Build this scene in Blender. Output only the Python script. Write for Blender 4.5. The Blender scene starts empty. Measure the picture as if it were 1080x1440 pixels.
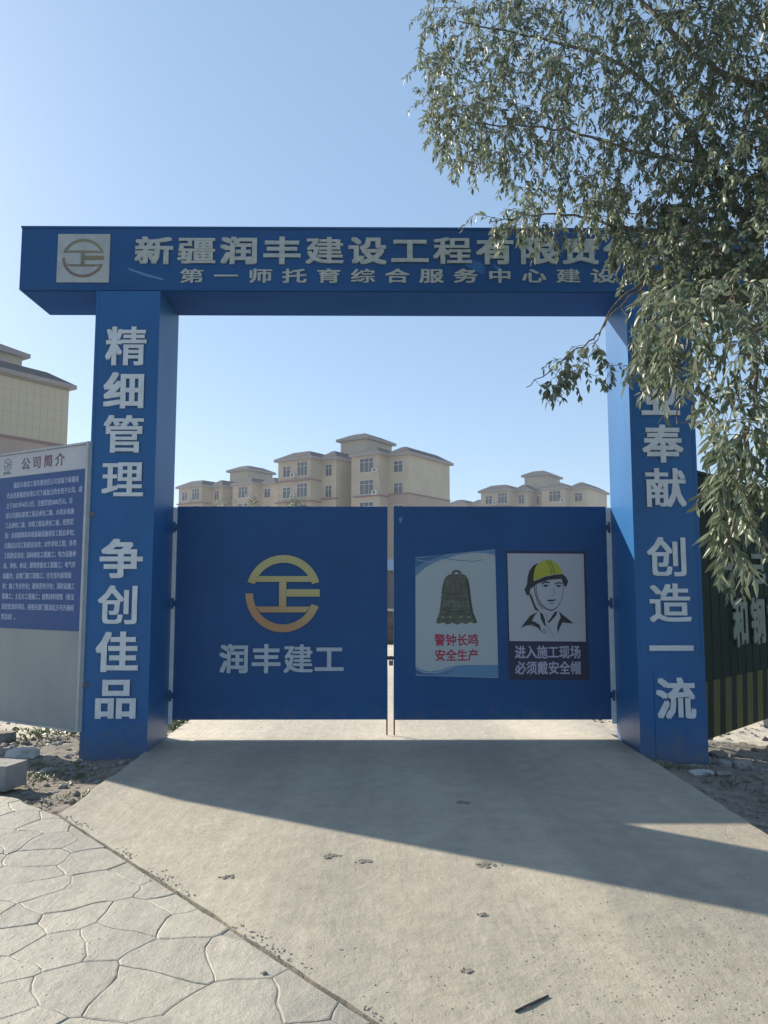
import bpy, bmesh, math, random
import numpy as np
from mathutils import Vector, Matrix, noise
random.seed(7)
SC = bpy.context.scene
COL = SC.collection
# ------------------------------------------------------------------ camera
EYE = 1.55; FPX = 1058.0; PITCH = 0.0965; YAW = 0.0079
cam = bpy.data.cameras.new('camera'); cam_o = bpy.data.objects.new('camera', cam); COL.objects.link(cam_o)
cam.sensor_fit = 'VERTICAL'; cam.sensor_height = 36.0; cam.lens = FPX / 1440 * 36
cam.clip_start = 0.05; cam.clip_end = 6000
cam_o.location = (0, 0, EYE); cam_o.rotation_euler = (math.pi / 2 + PITCH, 0, -YAW)
SC.camera = cam_o
# ------------------------------------------------------------------ light
SUNV = Vector((-1.6, 1.2, 1.0)).normalized()
world = bpy.data.worlds.new('World'); SC.world = world; world.use_nodes = True
wn = world.node_tree.nodes; wl = world.node_tree.links
sky = wn.new('ShaderNodeTexSky'); sky.sky_type = 'NISHITA'; sky.sun_disc = False
sky.sun_elevation = math.asin(SUNV.z); sky.sun_rotation = math.atan2(SUNV.x, SUNV.y)
sky.air_density = 1.0; sky.dust_density = 1.3; sky.ozone_density = 1.2; sky.altitude = 900
veil = wn.new('ShaderNodeMixRGB'); veil.inputs[0].default_value = .5; veil.inputs[2].default_value = (1.95, 3.1, 4.55, 1)   # even high haze over the whole sky
wl.new(sky.outputs[0], veil.inputs[1]); wl.new(veil.outputs[0], wn['Background'].inputs[0]); wn['Background'].inputs[1].default_value = 0.108
sun = bpy.data.lights.new('sun', 'SUN'); sun.energy = 4.9; sun.angle = math.radians(0.55); sun.color = (1.0, 0.91, 0.77)
sun_o = bpy.data.objects.new('sun', sun); COL.objects.link(sun_o)
sun_o.rotation_euler = SUNV.to_track_quat('Z', 'Y').to_euler()
SC.view_settings.view_transform = 'Standard'; SC.view_settings.look = 'None'
SC.view_settings.gamma = 1.0; SC.view_settings.exposure = 0.85; SC.view_settings.use_curve_mapping = False
SC.cycles.max_bounces = 8; SC.cycles.transparent_max_bounces = 8

# ------------------------------------------------------------------ helpers
def at(px, py, Y=None, z=None):
    """photo pixel -> point on the plane y=Y or z=z"""
    a, b = px - 540.0, 720.0 - py
    v = Vector((a, FPX, b))
    c, s = math.cos(PITCH), math.sin(PITCH)
    v = Vector((v.x, v.y * c - v.z * s, v.y * s + v.z * c))
    c, s = math.cos(YAW), math.sin(YAW)
    v = Vector((v.x * c + v.y * s, -v.x * s + v.y * c, v.z))
    t = (z - EYE) / v.z if z is not None else Y / v.y
    return Vector((0, 0, EYE)) + v * t

def tag(o, label=None, cat=None, group=None, kind=None):
    if label: o['label'] = label
    if cat: o['category'] = cat
    if group: o['group'] = group
    if kind: o['kind'] = kind
    return o

def empty(name, loc=(0, 0, 0), rz=0.0, parent=None):
    o = bpy.data.objects.new(name, None); COL.objects.link(o)
    o.location = loc; o.rotation_euler = (0, 0, rz); o.empty_display_size = 0.1
    if parent: o.parent = parent
    return o

def link(name, me, mat=None, parent=None, loc=(0, 0, 0), rot=None):
    o = bpy.data.objects.new(name, me); COL.objects.link(o)
    if mat is not None and not me.materials: me.materials.append(mat)
    if parent: o.parent = parent
    o.location = loc
    if rot: o.rotation_euler = rot
    return o

def copy_tree(o, parent=None):
    c = o.copy(); COL.objects.link(c); c.parent = parent
    for ch in list(o.children): copy_tree(ch, c)
    return c

class MB:
    def __init__(s): s.bm = bmesh.new(); s.mi = 0
    def face(s, co):
        f = s.bm.faces.new([s.bm.verts.new(c) for c in co]); f.material_index = s.mi; return f
    def box(s, x0, x1, y0, y1, z0, z1):
        v = [s.bm.verts.new((x, y, z)) for x in (x0, x1) for y in (y0, y1) for z in (z0, z1)]
        for q in ((0, 1, 3, 2), (4, 6, 7, 5), (0, 4, 5, 1), (2, 3, 7, 6), (0, 2, 6, 4), (1, 5, 7, 3)):
            f = s.bm.faces.new([v[i] for i in q]); f.material_index = s.mi
        return v
    def prism(s, pts, z0, z1):
        """pts: list of (x,y); closed vertical prism"""
        a = [s.bm.verts.new((p[0], p[1], z0)) for p in pts]; b = [s.bm.verts.new((p[0], p[1], z1)) for p in pts]
        n = len(pts)
        s.bm.faces.new(a[::-1]).material_index = s.mi; s.bm.faces.new(b).material_index = s.mi
        for i in range(n): s.bm.faces.new((a[i], a[(i + 1) % n], b[(i + 1) % n], b[i])).material_index = s.mi
    def xz(s, pts, y0, y1):
        """polygon in the xz plane, thickness y0 (front) .. y1"""
        a = [s.bm.verts.new((p[0], y0, p[1])) for p in pts]; b = [s.bm.verts.new((p[0], y1, p[1])) for p in pts]
        n = len(pts)
        s.bm.faces.new(a).material_index = s.mi; s.bm.faces.new(b[::-1]).material_index = s.mi
        for i in range(n): s.bm.faces.new((a[i], b[i], b[(i + 1) % n], a[(i + 1) % n])).material_index = s.mi
    def ribbon(s, pts, w, y0, y1):
        n = len(pts); P = [Vector(p) for p in pts]; L = []; R = []
        for i in range(n):
            d0 = (P[i] - P[i - 1]).normalized() if i else (P[1] - P[0]).normalized()
            d1 = (P[i + 1] - P[i]).normalized() if i < n - 1 else d0
            t = (d0 + d1); t = t.normalized() if t.length > 1e-6 else d0
            nrm = Vector((-t.y, t.x)); k = 1 / max(.5, abs(nrm.dot(Vector((-d0.y, d0.x)))))
            ww = w[i] if isinstance(w, (list, tuple)) else w
            L.append(P[i] + nrm * ww * .5 * k); R.append(P[i] - nrm * ww * .5 * k)
        for i in range(n - 1): s.xz([L[i], R[i], R[i + 1], L[i + 1]], y0, y1)
    def tube(s, pts, rad, n=6):
        P = [Vector(p) for p in pts]; rings = []
        for i, p in enumerate(P):
            d = (P[min(i + 1, len(P) - 1)] - P[max(i - 1, 0)]).normalized()
            up = Vector((0, 0, 1)) if abs(d.z) < .9 else Vector((1, 0, 0))
            a = d.cross(up).normalized(); b = d.cross(a)
            r = rad[i] if isinstance(rad, (list, tuple)) else rad
            rings.append([s.bm.verts.new(p + (a * math.cos(k * 2 * math.pi / n) + b * math.sin(k * 2 * math.pi / n)) * r) for k in range(n)])
        for i in range(len(P) - 1):
            for k in range(n):
                f = s.bm.faces.new((rings[i][k], rings[i + 1][k], rings[i + 1][(k + 1) % n], rings[i][(k + 1) % n])); f.material_index = s.mi; f.smooth = True
        s.bm.faces.new(rings[0]).material_index = s.mi; s.bm.faces.new(rings[-1][::-1]).material_index = s.mi
    def bevel(s, w, seg=1, ang=0.7):
        e = [e for e in s.bm.edges if len(e.link_faces) == 2 and e.calc_face_angle(0) > ang]
        bmesh.ops.bevel(s.bm, geom=e, offset=w, segments=seg, affect='EDGES', profile=.6)
        return s
    def mesh(s, name, mats=()):
        bmesh.ops.recalc_face_normals(s.bm, faces=s.bm.faces)
        me = bpy.data.meshes.new(name); s.bm.to_mesh(me); s.bm.free()
        for m in (mats if isinstance(mats, (list, tuple)) else [mats]): me.materials.append(m)
        return me
    def build(s, name, mats, parent=None, loc=(0, 0, 0), rot=None):
        return link(name, s.mesh(name, mats), None, parent, loc, rot)

def rock_mesh(name, mat, seed, sx, sy, sz, sub=2, rough=.28, sharp=1.3):
    bm = bmesh.new(); bmesh.ops.create_icosphere(bm, subdivisions=sub, radius=1)
    for v in bm.verts:
        n = noise.noise(v.co * sharp + Vector((seed * 7.3, seed, 0))) + .5 * noise.noise(v.co * sharp * 2.7 + Vector((0, seed * 3.1, 5)))
        v.co *= 1 + rough * n
        v.co.x = max(-.86, min(.86, v.co.x)); v.co.z = max(-.7, min(.78, v.co.z))
        v.co = Vector((v.co.x * sx, v.co.y * sy, v.co.z * sz))
    me = bpy.data.meshes.new(name); bm.to_mesh(me); bm.free(); me.materials.append(mat); return me

# ------------------------------------------------------------------ materials
def mat(name, col, rough=.6, col2=None, scale=6, detail=6, bump=0, bscale=30, metal=0, spec=.5, coord='Object', stretch=(1, 1, 1), lo=.35, hi=.65, coat=0):
    m = bpy.data.materials.new(name); m.use_nodes = True
    N = m.node_tree.nodes; L = m.node_tree.links; p = N['Principled BSDF']
    p.inputs['Base Color'].default_value = (*col, 1); p.inputs['Roughness'].default_value = rough
    p.inputs['Metallic'].default_value = metal; p.inputs['Specular IOR Level'].default_value = spec
    p.inputs['Coat Weight'].default_value = coat; p.inputs['Coat Roughness'].default_value = .12
    tc = N.new('ShaderNodeTexCoord'); mp = N.new('ShaderNodeMapping'); mp.inputs['Scale'].default_value = stretch
    L.new(tc.outputs[coord], mp.inputs[0])
    if col2:
        nz = N.new('ShaderNodeTexNoise'); nz.inputs['Scale'].default_value = scale; nz.inputs['Detail'].default_value = detail
        nz.inputs['Roughness'].default_value = .6
        rp = N.new('ShaderNodeValToRGB'); rp.color_ramp.elements[0].position = lo; rp.color_ramp.elements[1].position = hi
        rp.color_ramp.elements[0].color = (*col, 1); rp.color_ramp.elements[1].color = (*col2, 1)
        L.new(mp.outputs[0], nz.inputs['Vector']); L.new(nz.outputs[0], rp.inputs[0]); L.new(rp.outputs[0], p.inputs['Base Color'])
    if bump:
        nb = N.new('ShaderNodeTexNoise'); nb.inputs['Scale'].default_value = bscale; nb.inputs['Detail'].default_value = 5
        b = N.new('ShaderNodeBump'); b.inputs['Strength'].default_value = 1; b.inputs['Distance'].default_value = bump
        L.new(mp.outputs[0], nb.inputs['Vector']); L.new(nb.outputs[0], b.inputs['Height']); L.new(b.outputs[0], p.inputs['Normal'])
    return m

BLUE = mat('painted_blue_sheet', (.004, .086, .245), .42, (.006, .112, .31), 1.3, 4, .006, 1.6, stretch=(1, 1, .35), spec=.4)
BLUEG = mat('gate_blue_sheet', (.003, .062, .190), .5, (.004, .075, .225), .9, 4, .003, 1.1, spec=.3)
def dusty(m):         # dried mud splashes on the lowest half metre
    N = m.node_tree.nodes; L = m.node_tree.links; p = N['Principled BSDF']; src = p.inputs['Base Color'].links[0].from_socket
    tc = N.new('ShaderNodeTexCoord'); sp = N.new('ShaderNodeSeparateXYZ'); L.new(tc.outputs['Object'], sp.inputs[0])
    mr = N.new('ShaderNodeMapRange'); mr.inputs[1].default_value = .55; mr.inputs[2].default_value = -.1; mr.inputs[3].default_value = -.28; mr.inputs[4].default_value = .42; L.new(sp.outputs['Z'], mr.inputs[0])
    nz = N.new('ShaderNodeTexNoise'); nz.inputs['Scale'].default_value = 7; nz.inputs['Detail'].default_value = 9; nz.inputs['Roughness'].default_value = .72; L.new(tc.outputs['Object'], nz.inputs['Vector'])
    ad = N.new('ShaderNodeMath'); L.new(mr.outputs[0], ad.inputs[0]); L.new(nz.outputs[0], ad.inputs[1])
    r2 = N.new('ShaderNodeMapRange'); r2.inputs[1].default_value = .52; r2.inputs[2].default_value = .95; r2.inputs[4].default_value = .55; L.new(ad.outputs[0], r2.inputs[0])
    mx = N.new('ShaderNodeMixRGB'); mx.inputs[2].default_value = (.15, .14, .12, 1); L.new(r2.outputs[0], mx.inputs[0]); L.new(src, mx.inputs[1]); L.new(mx.outputs[0], p.inputs['Base Color'])
dusty(BLUE); dusty(BLUEG)
BLUEB = mat('beam_blue_sheet', (.004, .062, .19), .46, (.006, .079, .235), 1.3, 4, .005, 1.8, stretch=(.4, 1, 1), spec=.3)
SOFF = mat('soffit_sheet', (.006, .065, .24), .8, (.009, .076, .26), 2, 4, .003, 2.2, stretch=(.25, 3, 1), spec=.08)
WHITE = mat('white_letter_board', (.66, .69, .70), .5, (.55, .58, .59), 9, 5)
HEADW = mat('weathered_header_letter', (.46, .48, .43), .5, (.34, .37, .34), 14, 5)
PLATE = mat('emblem_plate_white', (.42, .44, .42), .4, (.35, .37, .36), 8, 3)
STEEL = mat('grey_steel', (.20, .21, .22), .45, (.13, .13, .14), 20, 4, metal=.4)
RUSTY = mat('rusty_bolt', (.16, .07, .04), .7, (.07, .05, .045), 30, 4)
GREYF = mat('board_frame_grey', (.42, .44, .44), .4, (.33, .35, .36), 8, 3)
BRDW = mat('board_white_sheet', (.50, .49, .51), .5, (.43, .43, .46), 3, 4)
BRDB = mat('board_blue_print', (.004, .055, .20), .55, (.006, .064, .225), 4, 3)
BRDG = mat('board_grey_sheet', (.23, .26, .265), .42, (.29, .31, .305), 2.2, 6, .004, 2, stretch=(1, 1, .6))
TXTL = mat('board_small_letter', (.66, .72, .85), .5)
TXTT = mat('board_title_letter', (.17, .075, .085), .5)
GREYE = mat('emblem_grey_print', (.16, .15, .14), .5)

def emblem_mat(name, a, b):
    m = mat(name, a, .35, metal=.0); N = m.node_tree.nodes; L = m.node_tree.links; p = N['Principled BSDF']
    tc = N.new('ShaderNodeTexCoord'); sp = N.new('ShaderNodeSeparateXYZ'); L.new(tc.outputs['Object'], sp.inputs[0])
    ad = N.new('ShaderNodeMath'); ad.operation = 'MULTIPLY_ADD'; ad.inputs[1].default_value = .45
    L.new(sp.outputs['X'], ad.inputs[0]); L.new(sp.outputs['Z'], ad.inputs[2])
    mr = N.new('ShaderNodeMapRange'); mr.inputs[1].default_value = -.30; mr.inputs[2].default_value = .12
    L.new(ad.outputs[0], mr.inputs[0])
    rp = N.new('ShaderNodeValToRGB'); rp.color_ramp.elements[0].color = (*b, 1); rp.color_ramp.elements[1].color = (*a, 1)
    L.new(mr.outputs[0], rp.inputs[0]); L.new(rp.outputs[0], p.inputs['Base Color']); return m
GATEW = mat('gate_letter_pale', (.46, .52, .56), .5, (.38, .44, .48), 9, 5)
GOLD = emblem_mat('emblem_gold', (.46, .40, .16), (.42, .22, .10))
GOLDT = emblem_mat('emblem_thin_gold', (.22, .20, .10), (.16, .08, .08))

def concrete(name, c1, c2, c3, pits=True):
    m = bpy.data.materials.new(name); m.use_nodes = True
    N = m.node_tree.nodes; L = m.node_tree.links; p = N['Principled BSDF']; p.inputs['Roughness'].default_value = .62
    p.inputs['Specular IOR Level'].default_value = .45
    oc = N.new('ShaderNodeTexCoord'); oi = N.new('ShaderNodeObjectInfo'); va = N.new('ShaderNodeVectorMath'); va.operation = 'ADD'
    L.new(oc.outputs['Object'], va.inputs[0]); L.new(oi.outputs['Location'], va.inputs[1])
    class tc: outputs = {'Object': va.outputs[0]}
    def nz(s, d=6, r=.6, st=None):
        n = N.new('ShaderNodeTexNoise'); n.inputs['Scale'].default_value = s; n.inputs['Detail'].default_value = d; n.inputs['Roughness'].default_value = r
        if st:
            mp = N.new('ShaderNodeMapping'); mp.inputs['Scale'].default_value = st; L.new(tc.outputs['Object'], mp.inputs[0]); L.new(mp.outputs[0], n.inputs['Vector'])
        else: L.new(tc.outputs['Object'], n.inputs['Vector'])
        return n
    def ramp(src, a, b, ca, cb):
        r = N.new('ShaderNodeValToRGB'); r.color_ramp.elements[0].position = a; r.color_ramp.elements[1].position = b
        r.color_ramp.elements[0].color = (*ca, 1); r.color_ramp.elements[1].color = (*cb, 1); L.new(src, r.inputs[0]); return r
    def mix(f, a, b, t='MIX', k=None):
        x = N.new('ShaderNodeMixRGB'); x.blend_type = t
        if k is not None: x.inputs[0].default_value = k
        else: L.new(f, x.inputs[0])
        L.new(a, x.inputs[1]); L.new(b, x.inputs[2]); return x.outputs[0]
    big = ramp(nz(.9, 5).outputs[0], .32, .68, c1, c2)
    med = ramp(nz(7, 7, .7).outputs[0], .3, .7, (.78, .78, .78), (1.12, 1.12, 1.12))
    c = mix(None, big.outputs[0], med.outputs[0], 'MULTIPLY', .8)
    fin = ramp(nz(120, 3, .7).outputs[0], .3, .7, (.80, .79, .77), (1.12, 1.12, 1.12))
    c = mix(None, c, fin.outputs[0], 'MULTIPLY', .7)
    # faint drag lines of wheels and broom
    trk = ramp(nz(5, 5, .65, (1.0, .10, 1)).outputs[0], .38, .62, (.92, .915, .90), (1.04, 1.04, 1.04))
    c = mix(None, c, trk.outputs[0], 'MULTIPLY', .55)
    bnd = ramp(nz(1.15, 3, .5, (1.0, .16, 1)).outputs[0], .40, .60, (.80, .81, .84), (1.08, 1.07, 1.05))
    c = mix(None, c, bnd.outputs[0], 'MULTIPLY', .8)
    if name == 'slab_concrete':       # ribbed tyre prints of a lorry, slightly oblique to the drive
        spx = N.new('ShaderNodeSeparateXYZ'); L.new(tc.outputs['Object'], spx.inputs[0])
        def mth(op, a, b=None, k=None):
            m_ = N.new('ShaderNodeMath'); m_.operation = op; L.new(a, m_.inputs[0])
            if b is not None: L.new(b, m_.inputs[1])
            if k is not None: m_.inputs[1].default_value = k
            return m_.outputs[0]
        xo = mth('ADD', spx.outputs[0], mth('MULTIPLY', spx.outputs[1], k=.06)); tot_ = None
        for x0_ in (.95, -.75, 1.35):
            dd = mth('ABSOLUTE', mth('SUBTRACT', xo, k=x0_)); b_ = ramp(dd, .10, .15, (1, 1, 1), (0, 0, 0)).outputs[0]
            tot_ = b_ if tot_ is None else mth('MAXIMUM', tot_, b_)
        wv = mth('SINE', mth('ADD', mth('MULTIPLY', spx.outputs[1], k=95), mth('MULTIPLY', mth('ABSOLUTE', mth('SINE', mth('MULTIPLY', xo, k=42))), k=2.2)))
        brk = ramp(nz(1.6, 5, .7).outputs[0], .46, .62, (0, 0, 0), (1, 1, 1)).outputs[0]
        tm = mth('MULTIPLY', mth('MULTIPLY', tot_, brk), mth('MULTIPLY', mth('ADD', wv, k=1.6), k=.30))
        tcol = N.new('ShaderNodeRGB'); tcol.outputs[0].default_value = (c2[0] * .80, c2[1] * .80, c2[2] * .82, 1); c = mix(tm, c, tcol.outputs[0])
    # dark stains
    stn = ramp(nz(2.3, 8, .75).outputs[0], .60, .72, (0, 0, 0), (.55, .55, .55))
    sc = N.new('ShaderNodeRGB'); sc.outputs[0].default_value = (*c3, 1)
    c = mix(stn.outputs[0], c, sc.outputs[0])
    # specks
    vo = N.new('ShaderNodeTexVoronoi'); vo.inputs['Scale'].default_value = 26; L.new(tc.outputs['Object'], vo.inputs['Vector'])
    sp = ramp(vo.outputs['Distance'], .06, .17, (1, 1, 1), (0, 0, 0))
    msk = ramp(nz(1.1, 4).outputs[0], .50, .62, (0, 0, 0), (1, 1, 1))
    ml = N.new('ShaderNodeMath'); ml.operation = 'MULTIPLY'; L.new(sp.outputs[0], ml.inputs[0]); L.new(msk.outputs[0], ml.inputs[1])
    dk = N.new('ShaderNodeRGB'); dk.outputs[0].default_value = (c3[0] * .6, c3[1] * .6, c3[2] * .6, 1)
    c = mix(ml.outputs[0], c, dk.outputs[0])
    if name == 'stamped_concrete':
        rr_ = ramp(oi.outputs['Random'], 0, 1, (.90, .90, .91), (1.07, 1.06, 1.04)); c = mix(None, c, rr_.outputs[0], 'MULTIPLY', 1.0)
    L.new(c, p.inputs['Base Color'])
    # relief
    b1 = N.new('ShaderNodeBump'); b1.inputs['Distance'].default_value = .010; L.new(nz(14, 8, .68).outputs[0], b1.inputs['Height'])
    b2 = N.new('ShaderNodeBump'); b2.inputs['Distance'].default_value = .0022; L.new(nz(150, 4, .7).outputs[0], b2.inputs['Height']); L.new(b1.outputs[0], b2.inputs['Normal'])
    b3 = N.new('ShaderNodeBump'); b3.inputs['Distance'].default_value = -.006; L.new(ml.outputs[0], b3.inputs['Height']); L.new(b2.outputs[0], b3.inputs['Normal'])
    b4 = N.new('ShaderNodeBump'); b4.inputs['Distance'].default_value = .007; L.new(nz(5, 5, .6, (1.0, .12, 1)).outputs[0], b4.inputs['Height']); L.new(b3.outputs[0], b4.inputs['Normal'])
    L.new(b4.outputs[0], p.inputs['Normal']); return m
CONC = concrete('slab_concrete', (.45, .405, .32), (.39, .35, .275), (.25, .225, .185))
APRON = concrete('sunlit_apron', (.66, .59, .46), (.58, .515, .40), (.40, .35, .28))  # sunlight on the slab put into this paler colour
FLAG = concrete('stamped_concrete', (.41, .38, .32), (.355, .335, .28), (.27, .255, .215))
JOINT = mat('joint_dirt', (.27, .245, .20), .95, (.36, .33, .27), 12, 5, .004, 60)
DIRT = mat('rubble_soil', (.13, .11, .088), .95, (.25, .215, .17), 7, 9, .02, 22, lo=.3, hi=.7)
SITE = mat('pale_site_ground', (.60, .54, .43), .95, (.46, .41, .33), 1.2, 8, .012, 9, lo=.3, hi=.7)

# ------------------------------------------------------------------ terrain
SL_X0, SL_X1 = -2.17, 2.43
def slab_side(x, y):        # signed distance, >0 on the stamped paving side of the diagonal joint
    d = Vector((2.18, -2.47)).normalized(); n = Vector((d.y, -d.x)); return (Vector((x, y)) - Vector((-2.16, 5.30))).dot(n)
def in_pave(x, y):
    if x < -2.16: return y < 5.30 - .77 * (x + 2.16)
    return slab_side(x, y) > 0
def ground_z(x, y):
    if y < 17 and (in_pave(x, y - .08) or (SL_X0 + .03 < x < SL_X1 - .03 and y < 15.9)): return -.13
    n = noise.noise(Vector((x * .6, y * .6, 0))) * .05 + noise.noise(Vector((x * 2.3, y * 2.3, 3))) * .022
    near = 1 if y < 11 else max(0, 1 - (y - 11) / 6)
    n += near * (noise.noise(Vector((x * 7, y * 7, 9))) * .016 + abs(noise.noise(Vector((x * 15, y * 15, 1)))) * .016)
    z = -.085 + n * (.9 if y < 30 else .4)
    if x > 2.43: z -= min(.14, (x - 2.43) * .05)
    if x > SL_X1 and x < SL_X1 + .35: z = z * (x - SL_X1) / .35 + (-.045) * (1 - (x - SL_X1) / .35)
    if x < SL_X0 and x > SL_X0 - .3: z = z * (SL_X0 - x) / .3 + (-.04) * (1 - (SL_X0 - x) / .3)
    if in_pave(x, y - .35) and x < -2.16: z = min(z, -.03)
    return z
def axis(a0, a1, step, far):
    A = list(np.arange(a0, a1, step)); s = step; v = A[-1]
    hi = []
    while v < far: s *= 1.35; v += s; hi.append(v)
    s = step; v = A[0]; lo = []
    while v > -far: s *= 1.35; v -= s; lo.append(v)
    return lo[::-1] + A + hi
xs = axis(-5.0, 6.5, .045, 1500); ys = axis(3.5, 12.0, .05, 2500)
verts = [(x, y, ground_z(x, y)) for y in ys for x in xs]
nx = len(xs)
faces = [(j * nx + i, j * nx + i + 1, (j + 1) * nx + i + 1, (j + 1) * nx + i) for j in range(len(ys) - 1) for i in range(nx - 1)]
gm = bpy.data.meshes.new('ground'); gm.from_pydata(verts, [], faces)
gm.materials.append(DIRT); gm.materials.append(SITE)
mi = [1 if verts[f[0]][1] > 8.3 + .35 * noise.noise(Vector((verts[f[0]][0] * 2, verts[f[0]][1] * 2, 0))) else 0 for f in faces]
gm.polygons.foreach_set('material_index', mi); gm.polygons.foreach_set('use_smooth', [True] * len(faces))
ground = link('ground', gm); tag(ground, 'uneven dirt and pale site ground around the gate', kind='structure')

# ------------------------------------------------------------------ slab
def jag(p, q, step=.12, amp=.008, seed=0):
    p = Vector(p); q = Vector(q); n = max(1, int((q - p).length / step)); d = (q - p).normalized(); nn = Vector((-d.y, d.x)); out = []
    for i in range(n):
        r = p + (q - p) * (i / n); k = noise.noise(Vector((r.x * 3 + seed, r.y * 3, 0))) + .6 * noise.noise(Vector((r.x * 11, r.y * 11 + seed, 2)))
        out.append(r + nn * k * amp * 2); 
    return out
JD = Vector((2.18, -2.47)).normalized()
J0 = Vector((-2.165, 5.30)); J1 = J0 + JD * 8.6
poly = jag(J0, J1, .10, .006) + jag(J1, (SL_X1 + 3, J1.y), .5) + jag((SL_X1 + 3, J1.y), (SL_X1 + 3, 2.0), .5) + jag((SL_X1 + 3, 2.0), (SL_X1, 2.6), .2) + jag((SL_X1, 2.6), (SL_X1, 7.70), .12, .009, 4) + jag((SL_X1, 7.70), (SL_X0, 7.70), .1, .002) + jag((SL_X0, 7.70), J0, .12, .009, 8)
mb = MB(); mb.prism(poly, -.14, 0.0); slab = mb.build('driveway', CONC)
tag(slab, 'pale concrete driveway slab running through the gateway', kind='structure')

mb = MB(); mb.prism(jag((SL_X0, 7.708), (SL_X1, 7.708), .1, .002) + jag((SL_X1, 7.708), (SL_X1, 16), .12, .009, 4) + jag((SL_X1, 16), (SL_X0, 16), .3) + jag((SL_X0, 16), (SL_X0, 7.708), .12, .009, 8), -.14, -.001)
tag(mb.build('sunlit_drive', APRON), 'concrete drive beyond the gate leaves, its sunlight painted in as a paler colour', kind='structure')  # paler tone paints the sunlit strip; the seam follows the shade edge
# stamped paving: base + irregular flagstones (Voronoi cells, recessed joints)
paving = MB(); PP = [Vector((-2.18, 5.29)), Vector((-6.6, 8.70)), Vector((-6.6, -1.2)), Vector((-2.175, 5.285)) + JD * 8.6]
PP = [(J0 - Vector((.012, .012))), Vector((-6.6, 8.70)), Vector((-6.6, J1.y)), J1 - Vector((.02, .02))]
paving.prism(PP, -.15, -.0055); pav = paving.build('stamped_paving', JOINT)
tag(pav, 'stamped flagstone paving in front of the gateway at the lower left', kind='structure')
def clip(pl, p, n):          # keep the side where (x-p).n < 0
    out = []
    for i in range(len(pl)):
        a, b = pl[i], pl[(i + 1) % len(pl)]; da, db = (a - p).dot(n), (b - p).dot(n)
        if da < 0: out.append(a)
        if (da < 0) != (db < 0): out.append(a + (b - a) * (da / (da - db)))
    return out
rs = random.Random(21); seeds = []
tries = 0
while len(seeds) < 285 and tries < 30000:
    tries += 1; near_ = rs.random() < .93
    s = Vector((rs.uniform(-4.2, .6), rs.uniform(2.0, 7.4))) if near_ else Vector((rs.uniform(-6.6, 4.2), rs.uniform(-2.2, 8.8)))
    if s.y > 5.4 - .77 * (s.x + 2.16) or slab_side(s.x, s.y) < -.1 and s.x > -2.2: continue
    md = min([((s - q) * 1.0).length for q in seeds] or [9])
    if md > rs.uniform(.17, .34): seeds.append(s)
for s in seeds:
    cell = [p.copy() for p in PP]
    for q in seeds:
        if q is s or (q - s).length > 2.4: continue
        cell = clip(cell, (s + q) / 2, (q - s).normalized())
        if len(cell) < 3: break
    if len(cell) < 3: continue
    # inset by half a joint, wobble the edges, bevel
    n = len(cell); c0 = sum(cell, Vector((0, 0))) / n; cur = cell
    area = sum(cell[i].x * cell[(i + 1) % n].y - cell[(i + 1) % n].x * cell[i].y for i in range(n)) / 2
    if abs(area) < .01: continue
    sg = 1 if area > 0 else -1; gap = rs.choice((.0010, .0018, .0028))
    for i in range(n):
        a, b = cell[i], cell[(i + 1) % n]
        if (b - a).length < 1e-4: continue
        d = (b - a).normalized(); nn = Vector((d.y, -d.x)) * sg
        cur = clip(cur, a - nn * gap, nn)
    if len(cur) < 3: continue
    ring = []
    for i in range(len(cur)):
        a, b = cur[i], cur[(i + 1) % len(cur)]; k = max(1, int((b - a).length / .05))
        for j in range(k): ring.append(a + (b - a) * (j / k))
    wob = []
    for r in ring:
        w = Vector((noise.noise(Vector((r.x * 4, r.y * 4, 0))), noise.noise(Vector((r.x * 4, r.y * 4, 7))))) * .055
        w += Vector((noise.noise(Vector((r.x * 17, r.y * 17, 0))), noise.noise(Vector((r.x * 17, r.y * 17, 7))))) * .012
        k = min(1, max(0, slab_side(r.x, r.y) / .10)); wob.append(r + w * k)
    bm = bmesh.new(); h = rs.uniform(-.0015, .0015)
    tx, ty = rs.uniform(-.004, .004), rs.uniform(-.004, .004)
    top = [bm.verts.new((r.x - c0.x, r.y - c0.y, -.0024 + h)) for r in wob]
    low = [bm.verts.new((r.x - c0.x, r.y - c0.y, -.012)) for r in wob]
    inn = [bm.verts.new(((r.x - c0.x) * (1 - .007 / max(.03, (r - c0).length)), (r.y - c0.y) * (1 - .007 / max(.03, (r - c0).length)), h + (r.x - c0.x) * tx + (r.y - c0.y) * ty)) for r in wob]
    m_ = len(wob)
    for i in range(m_):
        j = (i + 1) % m_
        bm.faces.new((low[i], low[j], top[j], top[i])); bm.faces.new((top[i], top[j], inn[j], inn[i]))
    bm.faces.new(inn); bmesh.ops.recalc_face_normals(bm, faces=bm.faces)
    me = bpy.data.meshes.new('flagstone'); bm.to_mesh(me); bm.free(); me.materials.append(FLAG)
    link('flagstone', me, None, pav, (c0.x, c0.y, 0))

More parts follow.
